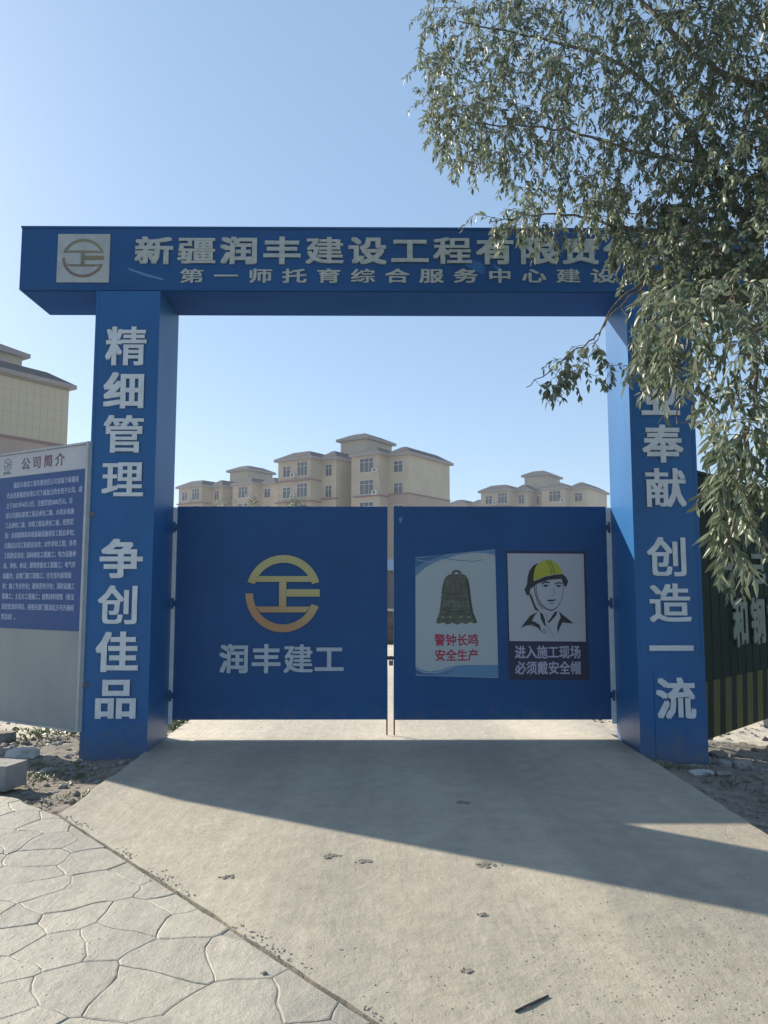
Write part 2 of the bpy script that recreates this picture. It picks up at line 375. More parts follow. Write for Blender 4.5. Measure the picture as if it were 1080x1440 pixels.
# ------------------------------------------------------------------ lettering
_gc = {}
def glyph_mesh(text, w, h, depth, bx, by, material, key=None, layers=8):
    """one character (or a line of them) as solid lettering, em box w x h, front at y=0 facing -y"""
    k = (text, w, h, depth, bx, by, material.name)
    if k in _gc: return _gc[k]
    c = bpy.data.curves.new('lettering', 'FONT'); c.body = text; c.size = 1; c.extrude = .5; c.resolution_u = 2
    o = bpy.data.objects.new('lettering', c); COL.objects.link(o)
    src = bpy.data.meshes.new_from_object(o.evaluated_get(bpy.context.evaluated_depsgraph_get()))
    bpy.data.objects.remove(o); bpy.data.curves.remove(c)
    sh = [(0, 0)]
    if bx or by: sh += [(bx, by), (-bx, by), (bx, -by), (-bx, -by), (bx, 0), (-bx, 0)]
    V = []; F = []; nv = len(src.vertices); n = len(text)
    for q, (dx, dy) in enumerate(sh):
        for v in src.vertices:
            x = (v.co.x + dx - .5 * (1 if n == 1 else 0)) * w; z = (v.co.y + dy - .36) * h
            fr = v.co.z > 0
            V.append((x, (-depth + q * .00035) if fr else 0.0 - q * .0001, z))
        for p in src.polygons: F.append([i + q * nv for i in p.vertices])
    me = bpy.data.meshes.new('character'); me.from_pydata(V, [], F); me.materials.append(material)
    bpy.data.meshes.remove(src); _gc[k] = me; return me
DENSE = set('疆精献警戴管理建程敬施第综创造帽')
def letter(ch, cx, cz, w, h, y, parent, material, depth=.012, bx=.036, by=.028, name='character'):
    if ch in DENSE: bx, by = bx * .8, by * .62
    # em box 0.92 of nominal
    return link(name, glyph_mesh(ch, round(w / .93, 4), round(h / .93, 4), depth, bx, by, material), None, parent, (cx, y, cz))

def emblem(parent, cx, cz, rx, rz, y, thick, material, bw=1.0, name='emblem'):
    """ring cut by bars: cap, stem with side bar, bowl; unit circle coordinates"""
    mb = MB(); d0 = -thick
    def arc(r, a0, a1, n=22): return [(r * math.cos(math.radians(a0 + (a1 - a0) * i / n)) * rx, r * math.sin(math.radians(a0 + (a1 - a0) * i / n)) * rz) for i in range(n + 1)]
    ri = 1 - .20 * bw; t = .15 * bw
    def ringseg(a0, a1):
        o, i_ = arc(1, a0, a1), arc(ri, a0, a1)
        for k in range(len(o) - 1): mb.xz([o[k], o[k + 1], i_[k + 1], i_[k]], d0, 0)
    zt = .30; a = math.degrees(math.asin(zt)); ringseg(a, 180 - a)
    xi = math.sqrt(ri * ri - zt * zt)
    mb.xz([(-xi * rx * 1.0, zt * rz), (xi * rx * 1.0, zt * rz), (.66 * rx, (zt + t) * rz), (-.66 * rx, (zt + t) * rz)], d0 * .98, 0)
    zb = -.34; b = math.degrees(math.asin(.34)); ringseg(180, 360 - b)
    xj = math.sqrt(ri * ri - zb * zb)
    mb.xz([(-xj * rx, zb * rz), (xj * rx, zb * rz), (.60 * rx, (zb - t) * rz), (-.60 * rx, (zb - t) * rz)], d0 * .98, 0)
    mb.xz([(-.11 * rx, (zb + .003) * rz), (.08 * bw * rx, (zb + .003) * rz), (.08 * bw * rx, (zt - .003) * rz), (-.11 * rx, (zt - .003) * rz)], d0, 0)
    mb.xz([((.08 * bw + .005) * rx, -.08 * rz), (.97 * rx, -.08 * rz), (.97 * rx, .11 * rz), ((.08 * bw + .005) * rx, .11 * rz)], d0, 0)
    return mb.build(name, material, parent, (cx, y, cz))

# ------------------------------------------------------------------ gate arch
Y1, Y2 = 7.193, 7.877
arch = empty('gate_arch', (0.15, Y1, 0)); tag(arch, 'tall blue sheet metal gateway with white Chinese lettering on beam and pillars', 'gateway')
O = Vector(arch.location)
def rel(v): return Vector(v) - O
def pillar(x0, x1, ztop=4.437):
    e = MB(); e.box(x0, x1, Y1, Y2, -.28, ztop - .002); e.bevel(.006, 2)
    for v in e.bm.verts: v.co -= O
    return e.build('pillar', BLUE, arch)
pl = pillar(-2.775, -2.147); pr = pillar(2.4525, 3.0896)
BX0, BX1, BZ0, BZ1 = -3.535, 3.85, 4.437, 5.072
e = MB(); e.box(BX0, BX1, Y1 - .004, Y2 + .004, BZ0 + .004, BZ1); e.bevel(.006, 2)
for v in e.bm.verts: v.co -= O
beam = e.build('beam', BLUEB, arch)
e = MB(); 
for a, b in ((BX0 + .02, -2.777), (-2.145, 2.4505), (3.0915, BX1 - .02)): e.box(a, b, Y1 + .012, Y2 - .012, BZ0 - .004, BZ0 + .003)
for v in e.bm.verts: v.co -= O
e.build('soffit_panel', SOFF, beam)
e = MB(); e.box(BX0 - .006, BX1 + .006, Y1 - .012, Y2 + .012, BZ1 + .001, BZ1 + .022)
for v in e.bm.verts: v.co -= O
e.build('top_flashing', BLUEB, beam)
for x in np.arange(BX0 + 1.22, BX1, 1.22):
    e = MB(); e.box(x - .012, x + .012, Y1 - .0046, Y1 - .0035, BZ0 + .02, BZ1 - .01)
    for v in e.bm.verts: v.co -= O
    e.build('seam_strip', BLUEB, beam)
SCUF = mat('scuff_and_glint', (.08, .20, .36), .5); GLINT = mat('bent_sheet_glint', (.015, .12, .30), .4)  # second one: glint on the bent beam sheet painted as lighter blue
for pts_, m_ in (([(180, 376.5), (205, 385), (230, 392), (229, 394.5), (203, 388), (182, 380)], SCUF), ([(645, 358), (662, 364), (681, 372), (681, 387), (664, 379), (652, 372)], GLINT), ([(692, 371), (704, 377), (712, 389), (699, 384)], GLINT)):
    e = MB(); e.xz([(at(x, y, Y1).x - O.x, at(x, y, Y1).z) for x, y in pts_], -.0050, -.0038); e.build('scuff_and_glint', m_, beam)
# pillar cover sheets and seams
e = MB(); e.box(2.60, 3.075, Y1 - .006, Y1 - .0005, -.1, .74)
for v in e.bm.verts: v.co -= O
e.build('cover_sheet', BLUE, pr)
e = MB(); e.box(2.468, 2.592, Y1 - .004, Y1 - .0005, -.1, .735)
for v in e.bm.verts: v.co -= O
e.build('cover_sheet', BLUE, pr)
for x in (-2.775, 3.0896, -2.147, 2.4525):      # corner angles of the pillars
    e = MB(); s_ = 1 if x in (-2.775, 2.4525) else -1
    e.box(min(x, x + s_ * .03) , max(x, x + s_ * .03), Y1 - .0035, Y1 - .0004, -.2, 4.43)
    for v in e.bm.verts: v.co -= O
    e.build('corner_strip', BLUE, pl if x < 0 else pr)

def letter_px(ch, px, py, wpx, hpx, Y, parent, material, **k):
    c = at(px, py, Y); a = at(px - wpx / 2, py, Y); b = at(px + wpx / 2, py, Y); u = at(px, py - hpx / 2, Y); d = at(px, py + hpx / 2, Y)
    r = c - Vector((O.x, 0, O.z)); return letter(ch, c.x - O.x, c.z, round((b.x - a.x) * .96, 2), round((u.z - d.z) * .96, 2), Y - O.y, parent, material, **k)
# header row 1 and 2
for i, ch in enumerate('新疆润丰建设工程有限责任公司'):
    letter_px(ch, 217 + 59.9 * i, 353.5 + .02 * i, 53, 38, Y1 - .005, beam, HEADW, depth=.014, bx=.030, by=.030)
for i, ch in enumerate('第一师托育综合服务中心建设项目'):
    letter_px(ch, 270 + 48.1 * i, 388.5, 34, 20.5, Y1 - .005, beam, HEADW, depth=.008, bx=.024, by=.022)
# header emblem plate
a = at(83, 330, Y1); b = at(153.5, 398, Y1)
e = MB(); e.box(a.x - O.x, b.x - O.x, -.016, -.005, b.z, a.z); epl = e.build('emblem_plate', PLATE, beam)
c = (a + b) / 2; emblem(beam, c.x - O.x, c.z, .205, .195, -.017, .006, GOLDT, .55)
# pillar characters
for ch, px, py, w_, h_ in (('精', 178, 488, 57, 55), ('细', 175.5, 550.5, 57, 52), ('管', 174.5, 611.5, 57, 54), ('理', 173, 675, 58, 53), ('争', 171, 786.5, 60, 55), ('创', 167.5, 851.5, 58, 56), ('佳', 165, 917.5, 59, 57), ('品', 163, 983, 62, 58)):
    letter_px(ch, px, py, w_, h_, Y1 - .0005, pl, WHITE, depth=.014, bx=.030, by=.024)
for ch, px, py, w_, h_ in (('敬', 925, 500, 54, 52), ('业', 928, 562, 55, 52), ('奉', 931.5, 625, 55, 54), ('献', 935.5, 687, 57, 55), ('创', 938.5, 784, 57, 56), ('造', 941.5, 849, 59, 56), ('一', 943.5, 913, 62, 56), ('流', 950, 983, 54, 58)):
    letter_px(ch, px, py, w_, h_, Y1 - (.0065 if ch == '流' else .0005), pr, WHITE, depth=.014, bx=.030, by=.024)

# ------------------------------------------------------------------ gate leaves
YG = 7.90
def gate_leaf(x0, x1, zb, zt, hinge_left, label):
    hx = x0 if hinge_left else x1
    g = empty('gate_leaf', (hx, YG, 0)); tag(g, label, 'gate', 'pair of blue gate leaves')
    def B(name, m, x0_, x1_, y0, y1, z0, z1, par=None, bev=0):
        e = MB(); e.box(x0_ - hx, x1_ - hx, y0, y1, z0, z1)
        if bev: e.bevel(bev, 1)
        return e.build(name, m, par or g)
    B('sheet', BLUEG, x0, x1, 0, .003, zb, zt)
    fr = MB()
    for q in ((x0, x0 + .04, zb, zt), (x1 - .04, x1, zb, zt), (x0 + .041, x1 - .041, zb, zb + .04), (x0 + .041, x1 - .041, zt - .04, zt), (x0 + .041, x1 - .041, 1.15, 1.19)):
        fr.box(q[0] - hx, q[1] - hx, .0035, .056, q[2], q[3])
    L_ = x1 - x0
    frame = fr.build('frame', BLUEG, g)
    ins = x0 + .006 if not hinge_left else x1 - .006
    e = MB(); e.tube([(ins - hx, .068, .004), (ins - hx, .068, .62)], .008, 8); e.build('drop_bolt', RUSTY, g)
    for z in (.42, 1.36, 2.15):
        e = MB(); s_ = -1 if hinge_left else 1
        e.tube([(s_ * .016, -.036, z - .055), (s_ * .016, -.036, z + .055)], .012, 8); e.box(-.03, .034, -.0235, -.001, z - .03, z + .03)
        e.build('hinge', BLUEG, g)
    return g, hx
gl, hl = gate_leaf(-2.112, .099, .172, 2.372, True, 'left blue gate leaf carrying the round gold emblem above white Chinese characters')
gr, hr = gate_leaf(.163, 2.408, .168, 2.374, False, 'right blue gate leaf carrying the bell poster and the hard hat poster')
c = at(398.5, 834.5, YG - .001); emblem(gl, c.x - hl, c.z, .392, .400, -.001, .014, GOLD)
for ch, px in zip('润丰建工', (329.5, 374.5, 419.5, 463)):
    c = at(px, 927, YG - .001); letter(ch, c.x - hl, c.z, .29, .285, -.001, gl, GATEW, depth=.010, bx=.028, by=.024)
e = MB(); e.box(-.075, .105, .03, .05, -.018, .018); lk = MB()
lt = e.build('latch_bar', RUSTY, gr, (at(550, 926, YG).x - hr, .02, at(550, 926, YG).z))
e = MB(); e.box(-.022, .022, .0, .025, -.075, -.025); e.bevel(.005); e.tube([(-.014, .0125, -.028), (-.014, .0125, .008), (-.007, .0125, .02), (.007, .0125, .02), (.014, .0125, .008), (.014, .0125, -.028)], .004, 6)
e.build('padlock', STEEL, lt, (-.0, .0, .0))

for x0_, x1_ in ((-2.165, -2.112), (2.408, 2.468)):
    e = MB(); e.box(x0_ - O.x, x1_ - O.x, Y2 + .001 - O.y, YG - .001 - O.y, .13, 2.36); e.build('gap_filler', WHITE, arch)  # added strips stop sun through the hinge gaps; pale colour paints the bright openings
# posters ---------------------------------------------------------
def flatmat(n, c, r=.55): return mat('print_' + n, c, r)
PB = flatmat('pale', (.38, .42, .43)); PW = flatmat('white', (.42, .43, .46)); PBL = flatmat('blue', (.03, .12, .26)); PBL2 = flatmat('light_blue', (.10, .22, .36))
PRED = flatmat('red', (.36, .015, .05)); PBK = flatmat('black', (.012, .016, .02)); PYL = flatmat('yellow', (.42, .40, .03)); PNV = flatmat('navy', (.013, .015, .05)); PLT = flatmat('lilac', (.38, .38, .48))
BELL = mat('print_bell', (.06, .065, .045), .55, (.13, .135, .095), 14, 6); BELD = flatmat('bell_dark', (.035, .042, .03)); BELH = flatmat('bell_light', (.24, .25, .16))
def cpt(x, y): p = at(560 + x / 3.6, 740 + y / 3.6, YG); return (p.x - hr, p.z)
def art(name, polys=(), lines=(), m=None, y=0, par=None):
    e = MB()
    for p in polys: e.xz([cpt(*q) for q in p], y - .0006, y)
    for p, w in lines: e.ribbon([cpt(*q) for q in p], w, y - .0006, y)
    return e.build(name, m, par)
def pline(text, cx, cy, wpx, hpx, m, y, par, bold=.018, n='character_line'):
    a_ = Vector(cpt(cx - wpx / 2, cy)); b_ = Vector(cpt(cx + wpx / 2, cy)); h = (Vector(cpt(0, 0)) - Vector(cpt(0, hpx))).y
    w = (b_.x - a_.x) / len(text)
    return link(n, glyph_mesh(text, w * .98, h / .93, .0007, bold, bold, m), None, par, (a_.x + w * .01, y, (a_.y + b_.y) / 2))
P1 = art('bell_poster', [[(87, 158), (490, 118), (507, 768), (88, 755)]], m=PB, y=-.002, par=gr); tag(P1, 'pale poster with a bronze bell over red characters')
for pls, lns, mm, yy in (([[(87, 160), (490, 120), (490, 150), (440, 136), (380, 134), (300, 146), (210, 172), (140, 208), (88, 252)]], (), PBL2, -.0028),
    ([[(88, 712), (120, 728), (160, 736), (210, 728), (270, 708), (330, 702), (505, 702), (507, 766), (88, 753)]], (), PBL2, -.0028),
    ([[(87, 163), (120, 158), (240, 142), (150, 178), (88, 205)]], (), PBL, -.0036), ([[(88, 716), (130, 742), (210, 748), (290, 726), (240, 748), (150, 752), (88, 748)]], (), PBL, -.0036),
    ((), [([(230, 160), (300, 172), (370, 178), (430, 170)], .006)], PBL, -.0036), ((), [([(90, 170), (160, 182), (260, 176), (360, 155), (440, 140), (489, 146)], .005)], PLT, -.0043),
    ((), [([(90, 722), (130, 740), (190, 742), (250, 722), (285, 706)], .007)], PLT, -.0043)):
    art('wave_print', pls, lns, mm, yy, P1)
art('bell_print', [[(246, 252), (262, 243), (326, 241), (342, 250), (354, 270), (362, 310), (370, 380), (380, 440), (400, 486), (384, 494), (366, 484), (346, 496), (322, 488), (298, 499), (274, 488), (250, 498), (228, 487), (208, 494), (190, 488), (208, 440), (216, 380), (222, 310), (232, 270)]], m=BELL, y=-.0028, par=P1)
for x_ in (238, 262, 290, 318, 344):
    art('bell_print', (), [([(x_, 274), (290 + (x_ - 290) * 1.22, 338)], .004)], BELD, -.0036, P1)
for y_, a_, w_ in ((268, 52, .004), (342, 74, .007), (366, 76, .005), (430, 84, .006), (448, 88, .005), (472, 98, .004)):
    art('bell_print', (), [([(291 - a_, y_ - 6), (291 - a_ * .5, y_), (291, y_ + 2), (291 + a_ * .5, y_), (291 + a_, y_ - 6)], w_)], BELD, -.0036, P1)
for x_ in (232, 256, 280, 304, 328, 352):
    for y_ in (384, 400, 416): art('bell_print', [[(x_ - 4, y_), (x_, y_ - 4), (x_ + 4, y_), (x_, y_ + 4)]], (), BELH if (x_ + y_) % 3 else BELD, -.0036, P1)
for x_ in (226, 262, 316, 356): art('bell_print', [[(x_ - 8, 460), (x_, 453), (x_ + 8, 460), (x_, 467)]], (), BELH, -.0036, P1)
art('bell_print', [[(342, 250), (354, 270), (362, 310), (370, 380), (380, 440), (400, 486), (388, 490), (368, 440), (358, 380), (350, 310)]], (), BELD, -.0043, P1)
art('bell_print', [[(270, 242), (272, 232), (282, 224), (294, 221), (308, 224), (318, 232), (320, 241), (308, 240), (302, 233), (290, 231), (282, 240)]], (), BELD, -.0036, P1)
pline('警钟长鸣', 297, 577, 230, 58, PRED, -.0028, P1, .020); pline('安全生产', 298, 654, 228, 56, PRED, -.0028, P1, .022)
P2 = art('hard_hat_poster', [[(545, 124), (948, 128), (968, 780), (560, 776)]], m=PNV, y=-.002, par=gr); tag(P2, 'dark poster with a drawn worker in a yellow hard hat')
art('picture_panel', [[(552, 137), (938, 140), (950, 584), (563, 581)]], m=PW, y=-.0028, par=P2)
art('helmet_print', [[(684, 278), (686, 240), (694, 208), (716, 184), (742, 172), (768, 170), (798, 184), (822, 210), (832, 240), (790, 244), (740, 254), (708, 268)]], m=PYL, y=-.0036, par=P2)
art('worker_print', [[(684, 279), (686, 240), (694, 208), (710, 186), (684, 198), (664, 224), (654, 258), (652, 292), (638, 322), (650, 348), (664, 350), (668, 318), (700, 292), (760, 272), (826, 266), (836, 298), (850, 308), (860, 278), (846, 254), (832, 242), (790, 246), (740, 256), (708, 270)],
    [(666, 340), (676, 352), (692, 396), (700, 412), (716, 432), (692, 424), (682, 398), (664, 352)],
    [(620, 515), (640, 488), (668, 452), (706, 434), (690, 452), (676, 480), (690, 482), (716, 500), (724, 536), (706, 514), (676, 498), (650, 502)],
    [(812, 428), (830, 446), (858, 468), (888, 492), (852, 490), (832, 486), (818, 512), (806, 542), (804, 510), (812, 480), (822, 462)],
    [(716, 432), (732, 446), (742, 470), (744, 492), (750, 508), (738, 500), (722, 470)], [(806, 428), (800, 448), (782, 470), (762, 490), (756, 486), (774, 462), (790, 436)],
    [(724, 288), (744, 278), (768, 282), (766, 289), (744, 286), (727, 294)], [(792, 290), (812, 282), (830, 286), (829, 292), (812, 289), (794, 296)],
    [(728, 302), (744, 294), (762, 300), (748, 308)], [(796, 303), (810, 296), (828, 301), (812, 309)], [(750, 376), (766, 370), (778, 373), (792, 369), (800, 373), (780, 381), (764, 380)]],
    [([(698, 292), (698, 330), (708, 366), (724, 396), (748, 418), (776, 427), (802, 412), (822, 382), (834, 340), (837, 300)], [.006, .006, .007, .009, .012, .012, .008, .005, .004, .004]),
     ([(688, 292), (692, 340), (706, 384), (732, 420)], .008), ([(752, 172), (766, 200), (778, 243)], .006), ([(766, 172), (780, 200), (791, 241)], .006),
     ([(784, 312), (792, 336), (786, 350), (772, 352)], .003), ([(760, 388), (776, 394), (790, 387)], .005), ([(748, 440), (752, 466), (758, 486)], .003),
     ([(728, 530), (736, 522), (746, 526), (747, 536), (738, 542), (729, 536), (728, 529)], .005), ([(640, 492), (664, 500), (690, 510)], .004), ([(750, 500), (790, 560)], .003)], m=PBK, y=-.0046, par=P2)
pline('进入施工现场', 760, 638, 342, 62, PLT, -.0028, P2, .020); pline('必须戴安全帽', 762, 718, 342, 62, PLT, -.0028, P2, .020)
# small worn spot on the right leaf
e = MB(); c = at(563.5, 731, YG); e.xz([(c.x - hr + .018 * math.cos(t) * (1 + .3 * math.sin(3 * t)), c.z + .03 * math.sin(t)) for t in np.linspace(0, 2 * math.pi, 11)[:-1]], -.0012, -.0004); e.build('paint_chip', PBL2, gr)

# ------------------------------------------------------------------ company board
bd = Vector((-3.3, 1.96)).normalized(); BL = 3.84
board = empty('notice_board', (-2.765, 7.165, 0), math.atan2(-bd.y, -bd.x)); tag(board, 'large company notice board with white header, blue text panel and grey lower panel', 'notice board')
# local x runs from -BL (far left end) to 0 (at the pillar); local -y faces the viewer
def BB(name, m, x0, x1, y0, y1, z0, z1, par=None, bev=0):
    e = MB(); e.box(x0, x1, y0, y1, z0, z1)
    if bev: e.bevel(bev)
    return e.build(name, m, par or board)
BB('backing', GREYF, -BL + .01, -.04, .012, .04, .21, 2.905)
BB('header_panel', BRDW, -BL + .04, -.042, -.001, .010, 2.665, 2.90)
BB('text_panel', BRDB, -BL + .04, -.046, -.004, .010, 1.115, 2.662)
BB('lower_panel', BRDG, -BL + .04, -.042, .0, .010, .205, 1.112)
BB('frame_rail', GREYF, -.040, -.008, -.020, .045, .19, 2.925, bev=.004)
BB('frame_rail', GREYF, -BL, -BL + .038, -.020, .045, .19, 2.925, bev=.004)
BB('frame_rail', GREYF, -BL + .04, -.041, -.014, .045, 2.903, 2.924); BB('frame_rail', GREYF, -BL + .04, -.041, -.012, .04, .185, .203)
BB('leg', STEEL, -1.95, -1.90, .045, .095, -.2, 2.6); BB('leg', STEEL, -BL + .1, -BL + .15, .045, .095, -.2, 2.6); BB('bracket', STEEL, -.008, .03, .02, .05, 2.2, 2.24); BB('bracket', STEEL, -.008, .03, .02, .05, .6, .64)
LN = ['　　新疆润丰建设工程有限责任公司隶属于新疆金胡杨', '农业发展集团有限公司下属独立的全资子公司，成', '立于2021年4月12日，注册资金5000万元。目', '前公司拥有建筑工程总承包二级、水利水电施', '工总承包二级、市政工程总承包二级，经营范', '围：房屋建筑和市政基础设施项目工程总承包；', '公路总公司工程建设业务；对外承包工程；各类', '工程建设活动；园林绿化工程施工；电力设施承', '装、承修、承试；建筑智能化工程施工；电气安', '装服务；金属门窗工程施工；住宅室内装饰装', '修；施工专业作业；建筑劳务分包；消防设施工', '程施工；土石方工程施工；建筑材料销售（依法', '须经批准的项目，经相关部门批准后方可开展经', '营活动）。']
LN[0] = '　　疆润丰建设工程有限责任公司隶属于新疆金'
for i, t in enumerate(LN):
    me = glyph_mesh(t, .054, .064, .0006, .012, .006, TXTL)
    mx = 21.9 * .054
    link('text_line', me, None, board, (-.098 - mx, -.0042, 2.572 - i * .1035))
for i, ch in enumerate('公司简介'):
    letter(ch, -.99 + i * .180, 2.785, .135, .125, -.001, board, TXTT, .003, .016, .016)
emblem(board, -1.29, 2.80, .062, .062, -.001, .003, GREYE, .5)
link('text_line', glyph_mesh('润丰建工', .034, .034, .002, .01, .01, GREYE), None, board, (-1.36, -.001, 2.712))

# ------------------------------------------------------------------ green hoarding
GRN = mat('green_hoarding_sheet', (.004, .015, .009), .8, (.006, .020, .012), 2, 4, .01, 3, spec=.15); GRT = mat('green_white_letter', (.06, .12, .09), .5, (.045, .09, .07), 8, 3)
SYL = mat('stripe_yellow', (.10, .095, .02), .8, (.075, .078, .022), 6, 4, spec=.2); SBK = mat('stripe_black', (.007, .010, .008), .8, spec=.2)
fd = Vector((.718, .695)); hoard = empty('green_hoarding', (3.28, 7.80, 0), math.atan2(fd.y, fd.x)); tag(hoard, 'dark green site hoarding with yellow and black striped foot beside right pillar', 'hoarding')
FL = 8.0; px_ = .0; k = 0
while px_ < FL - .1:                         # single sheets, each folded along its edges
    e = MB(); e.box(px_ + .004, px_ + .905, 0, .03, .55, 2.72); 
    for rx in (.15, .38, .61, .84): e.box(px_ + rx, px_ + rx + .03, -.004, -.0005, .555, 2.70)
    e.build('hoarding_sheet', GRN, hoard); px_ += .91; k += 1
e = MB(); e.box(-.02, FL + .1, -.016, .045, 2.722, 2.76); e.build('top_rail', GRN, hoard)
e = MB(); e.box(0, FL, .034, .07, -.02, .10); e.box(0, FL, .034, .07, 1.5, 1.55); e.build('rail', STEEL, hoard)
x_ = 0.0; i = 0
while x_ < FL:
    w_ = .165 if i % 2 == 0 else .15
    e = MB(); sl = .05
    e.xz([(x_ + sl, .55 - .004), (x_ + sl + w_ - .001, .55 - .004), (x_ + w_ - .001, -.035), (x_, -.035)][::-1], -.004 if i % 2 == 0 else -.003, .03)
    e.build('stripe_board', SYL if i % 2 == 0 else SBK, hoard); x_ += w_; i += 1
for xx in np.arange(.3, FL, 1.8):
    e = MB(); e.box(xx, xx + .05, .071, .121, -.4, 2.6); e.build('post', STEEL, hoard)
for ch, x, z, w_, h_ in (('一', .72, 1.74, .42, .5), ('己', 1.72, 1.74, .45, .36), ('和', 1.12, 1.12, .42, .52), ('钢', 1.66, 1.12, .42, .52), ('铁', 2.2, 1.12, .42, .52)):
    letter(ch, x, z, w_, h_, -.013, hoard, GRT, .02, .045, .035)

# ------------------------------------------------------------------ apartment blocks
TILE = mat('cream_wall_tile', (.46, .39, .275), .75, (.39, .33, .235), .35, 5, .003, 40)
PINKW = mat('pinkish_wall', (.33, .25, .20), .8, (.28, .215, .17), .3, 5)
PANELW = mat('pale_facade_panel', (.42, .345, .25), .75, (.36, .295, .215), .4, 4)
FASC = mat('roof_fascia', (.26, .235, .22), .7, (.22, .195, .185), .5, 4); SLATE = mat('grey_roof_tile', (.045, .05, .058), .9, (.075, .072, .072), 1.5, 6, .02, 12, stretch=(1, 1, 3), spec=.08)
BELT = mat('dull_red_belt', (.20, .11, .10), .8); GLAS = mat('window_glass', (.03, .04, .05), .12); FRAM = mat('window_frame_white', (.50, .50, .50), .5); ACM = mat('ac_white', (.55, .55, .53), .5, (.4, .4, .39), 3, 3)
GROOVE = mat('wall_groove', (.22, .185, .135), .85)
def frustum(e, x0, x1, y0, y1, z0, z1, i): # sloped roof block
    a = [e.bm.verts.new(v) for v in ((x0, y0, z0), (x1, y0, z0), (x1, y1, z0), (x0, y1, z0))]
    j = min(i, (x1 - x0) * .42, (y1 - y0) * .42)
    b = [e.bm.verts.new(v) for v in ((x0 + j, y0 + j, z1), (x1 - j, y0 + j, z1), (x1 - j, y1 - j, z1), (x0 + j, y1 - j, z1))]
    e.bm.faces.new(b).material_index = e.mi; e.bm.faces.new(a[::-1]).material_index = e.mi
    for k in range(4): e.bm.faces.new((a[k], a[(k + 1) % 4], b[(k + 1) % 4], b[k])).material_index = e.mi
_wm = {}
def win_mesh(w, h, ncol, nrow=2):
    k = (w, h, ncol, nrow)
    if k in _wm: return _wm[k]
    e = MB(); t = .07
    e.box(-w / 2, -w / 2 + t, -.04, .05, 0, h); e.box(w / 2 - t, w / 2, -.04, .05, 0, h)
    e.box(-w / 2 + t, w / 2 - t, -.04, .05, 0, t); e.box(-w / 2 + t, w / 2 - t, -.04, .05, h - t, h)
    for c_ in range(1, ncol): x = -w / 2 + w * c_ / ncol; e.box(x - .03, x + .03, -.035, .045, t, h - t)
    e.box(-w / 2 + t, w / 2 - t, -.037, .047, h * .68, h * .68 + .05)
    f = e.mesh('window', FRAM); p = MB(); p.box(-w / 2 + .03, w / 2 - .03, .0, .02, .03, h - .03); g = p.mesh('pane', GLAS)
    _wm[k] = (f, g); return _wm[k]
NF, FH = 6, 2.9; EZ = 19.0
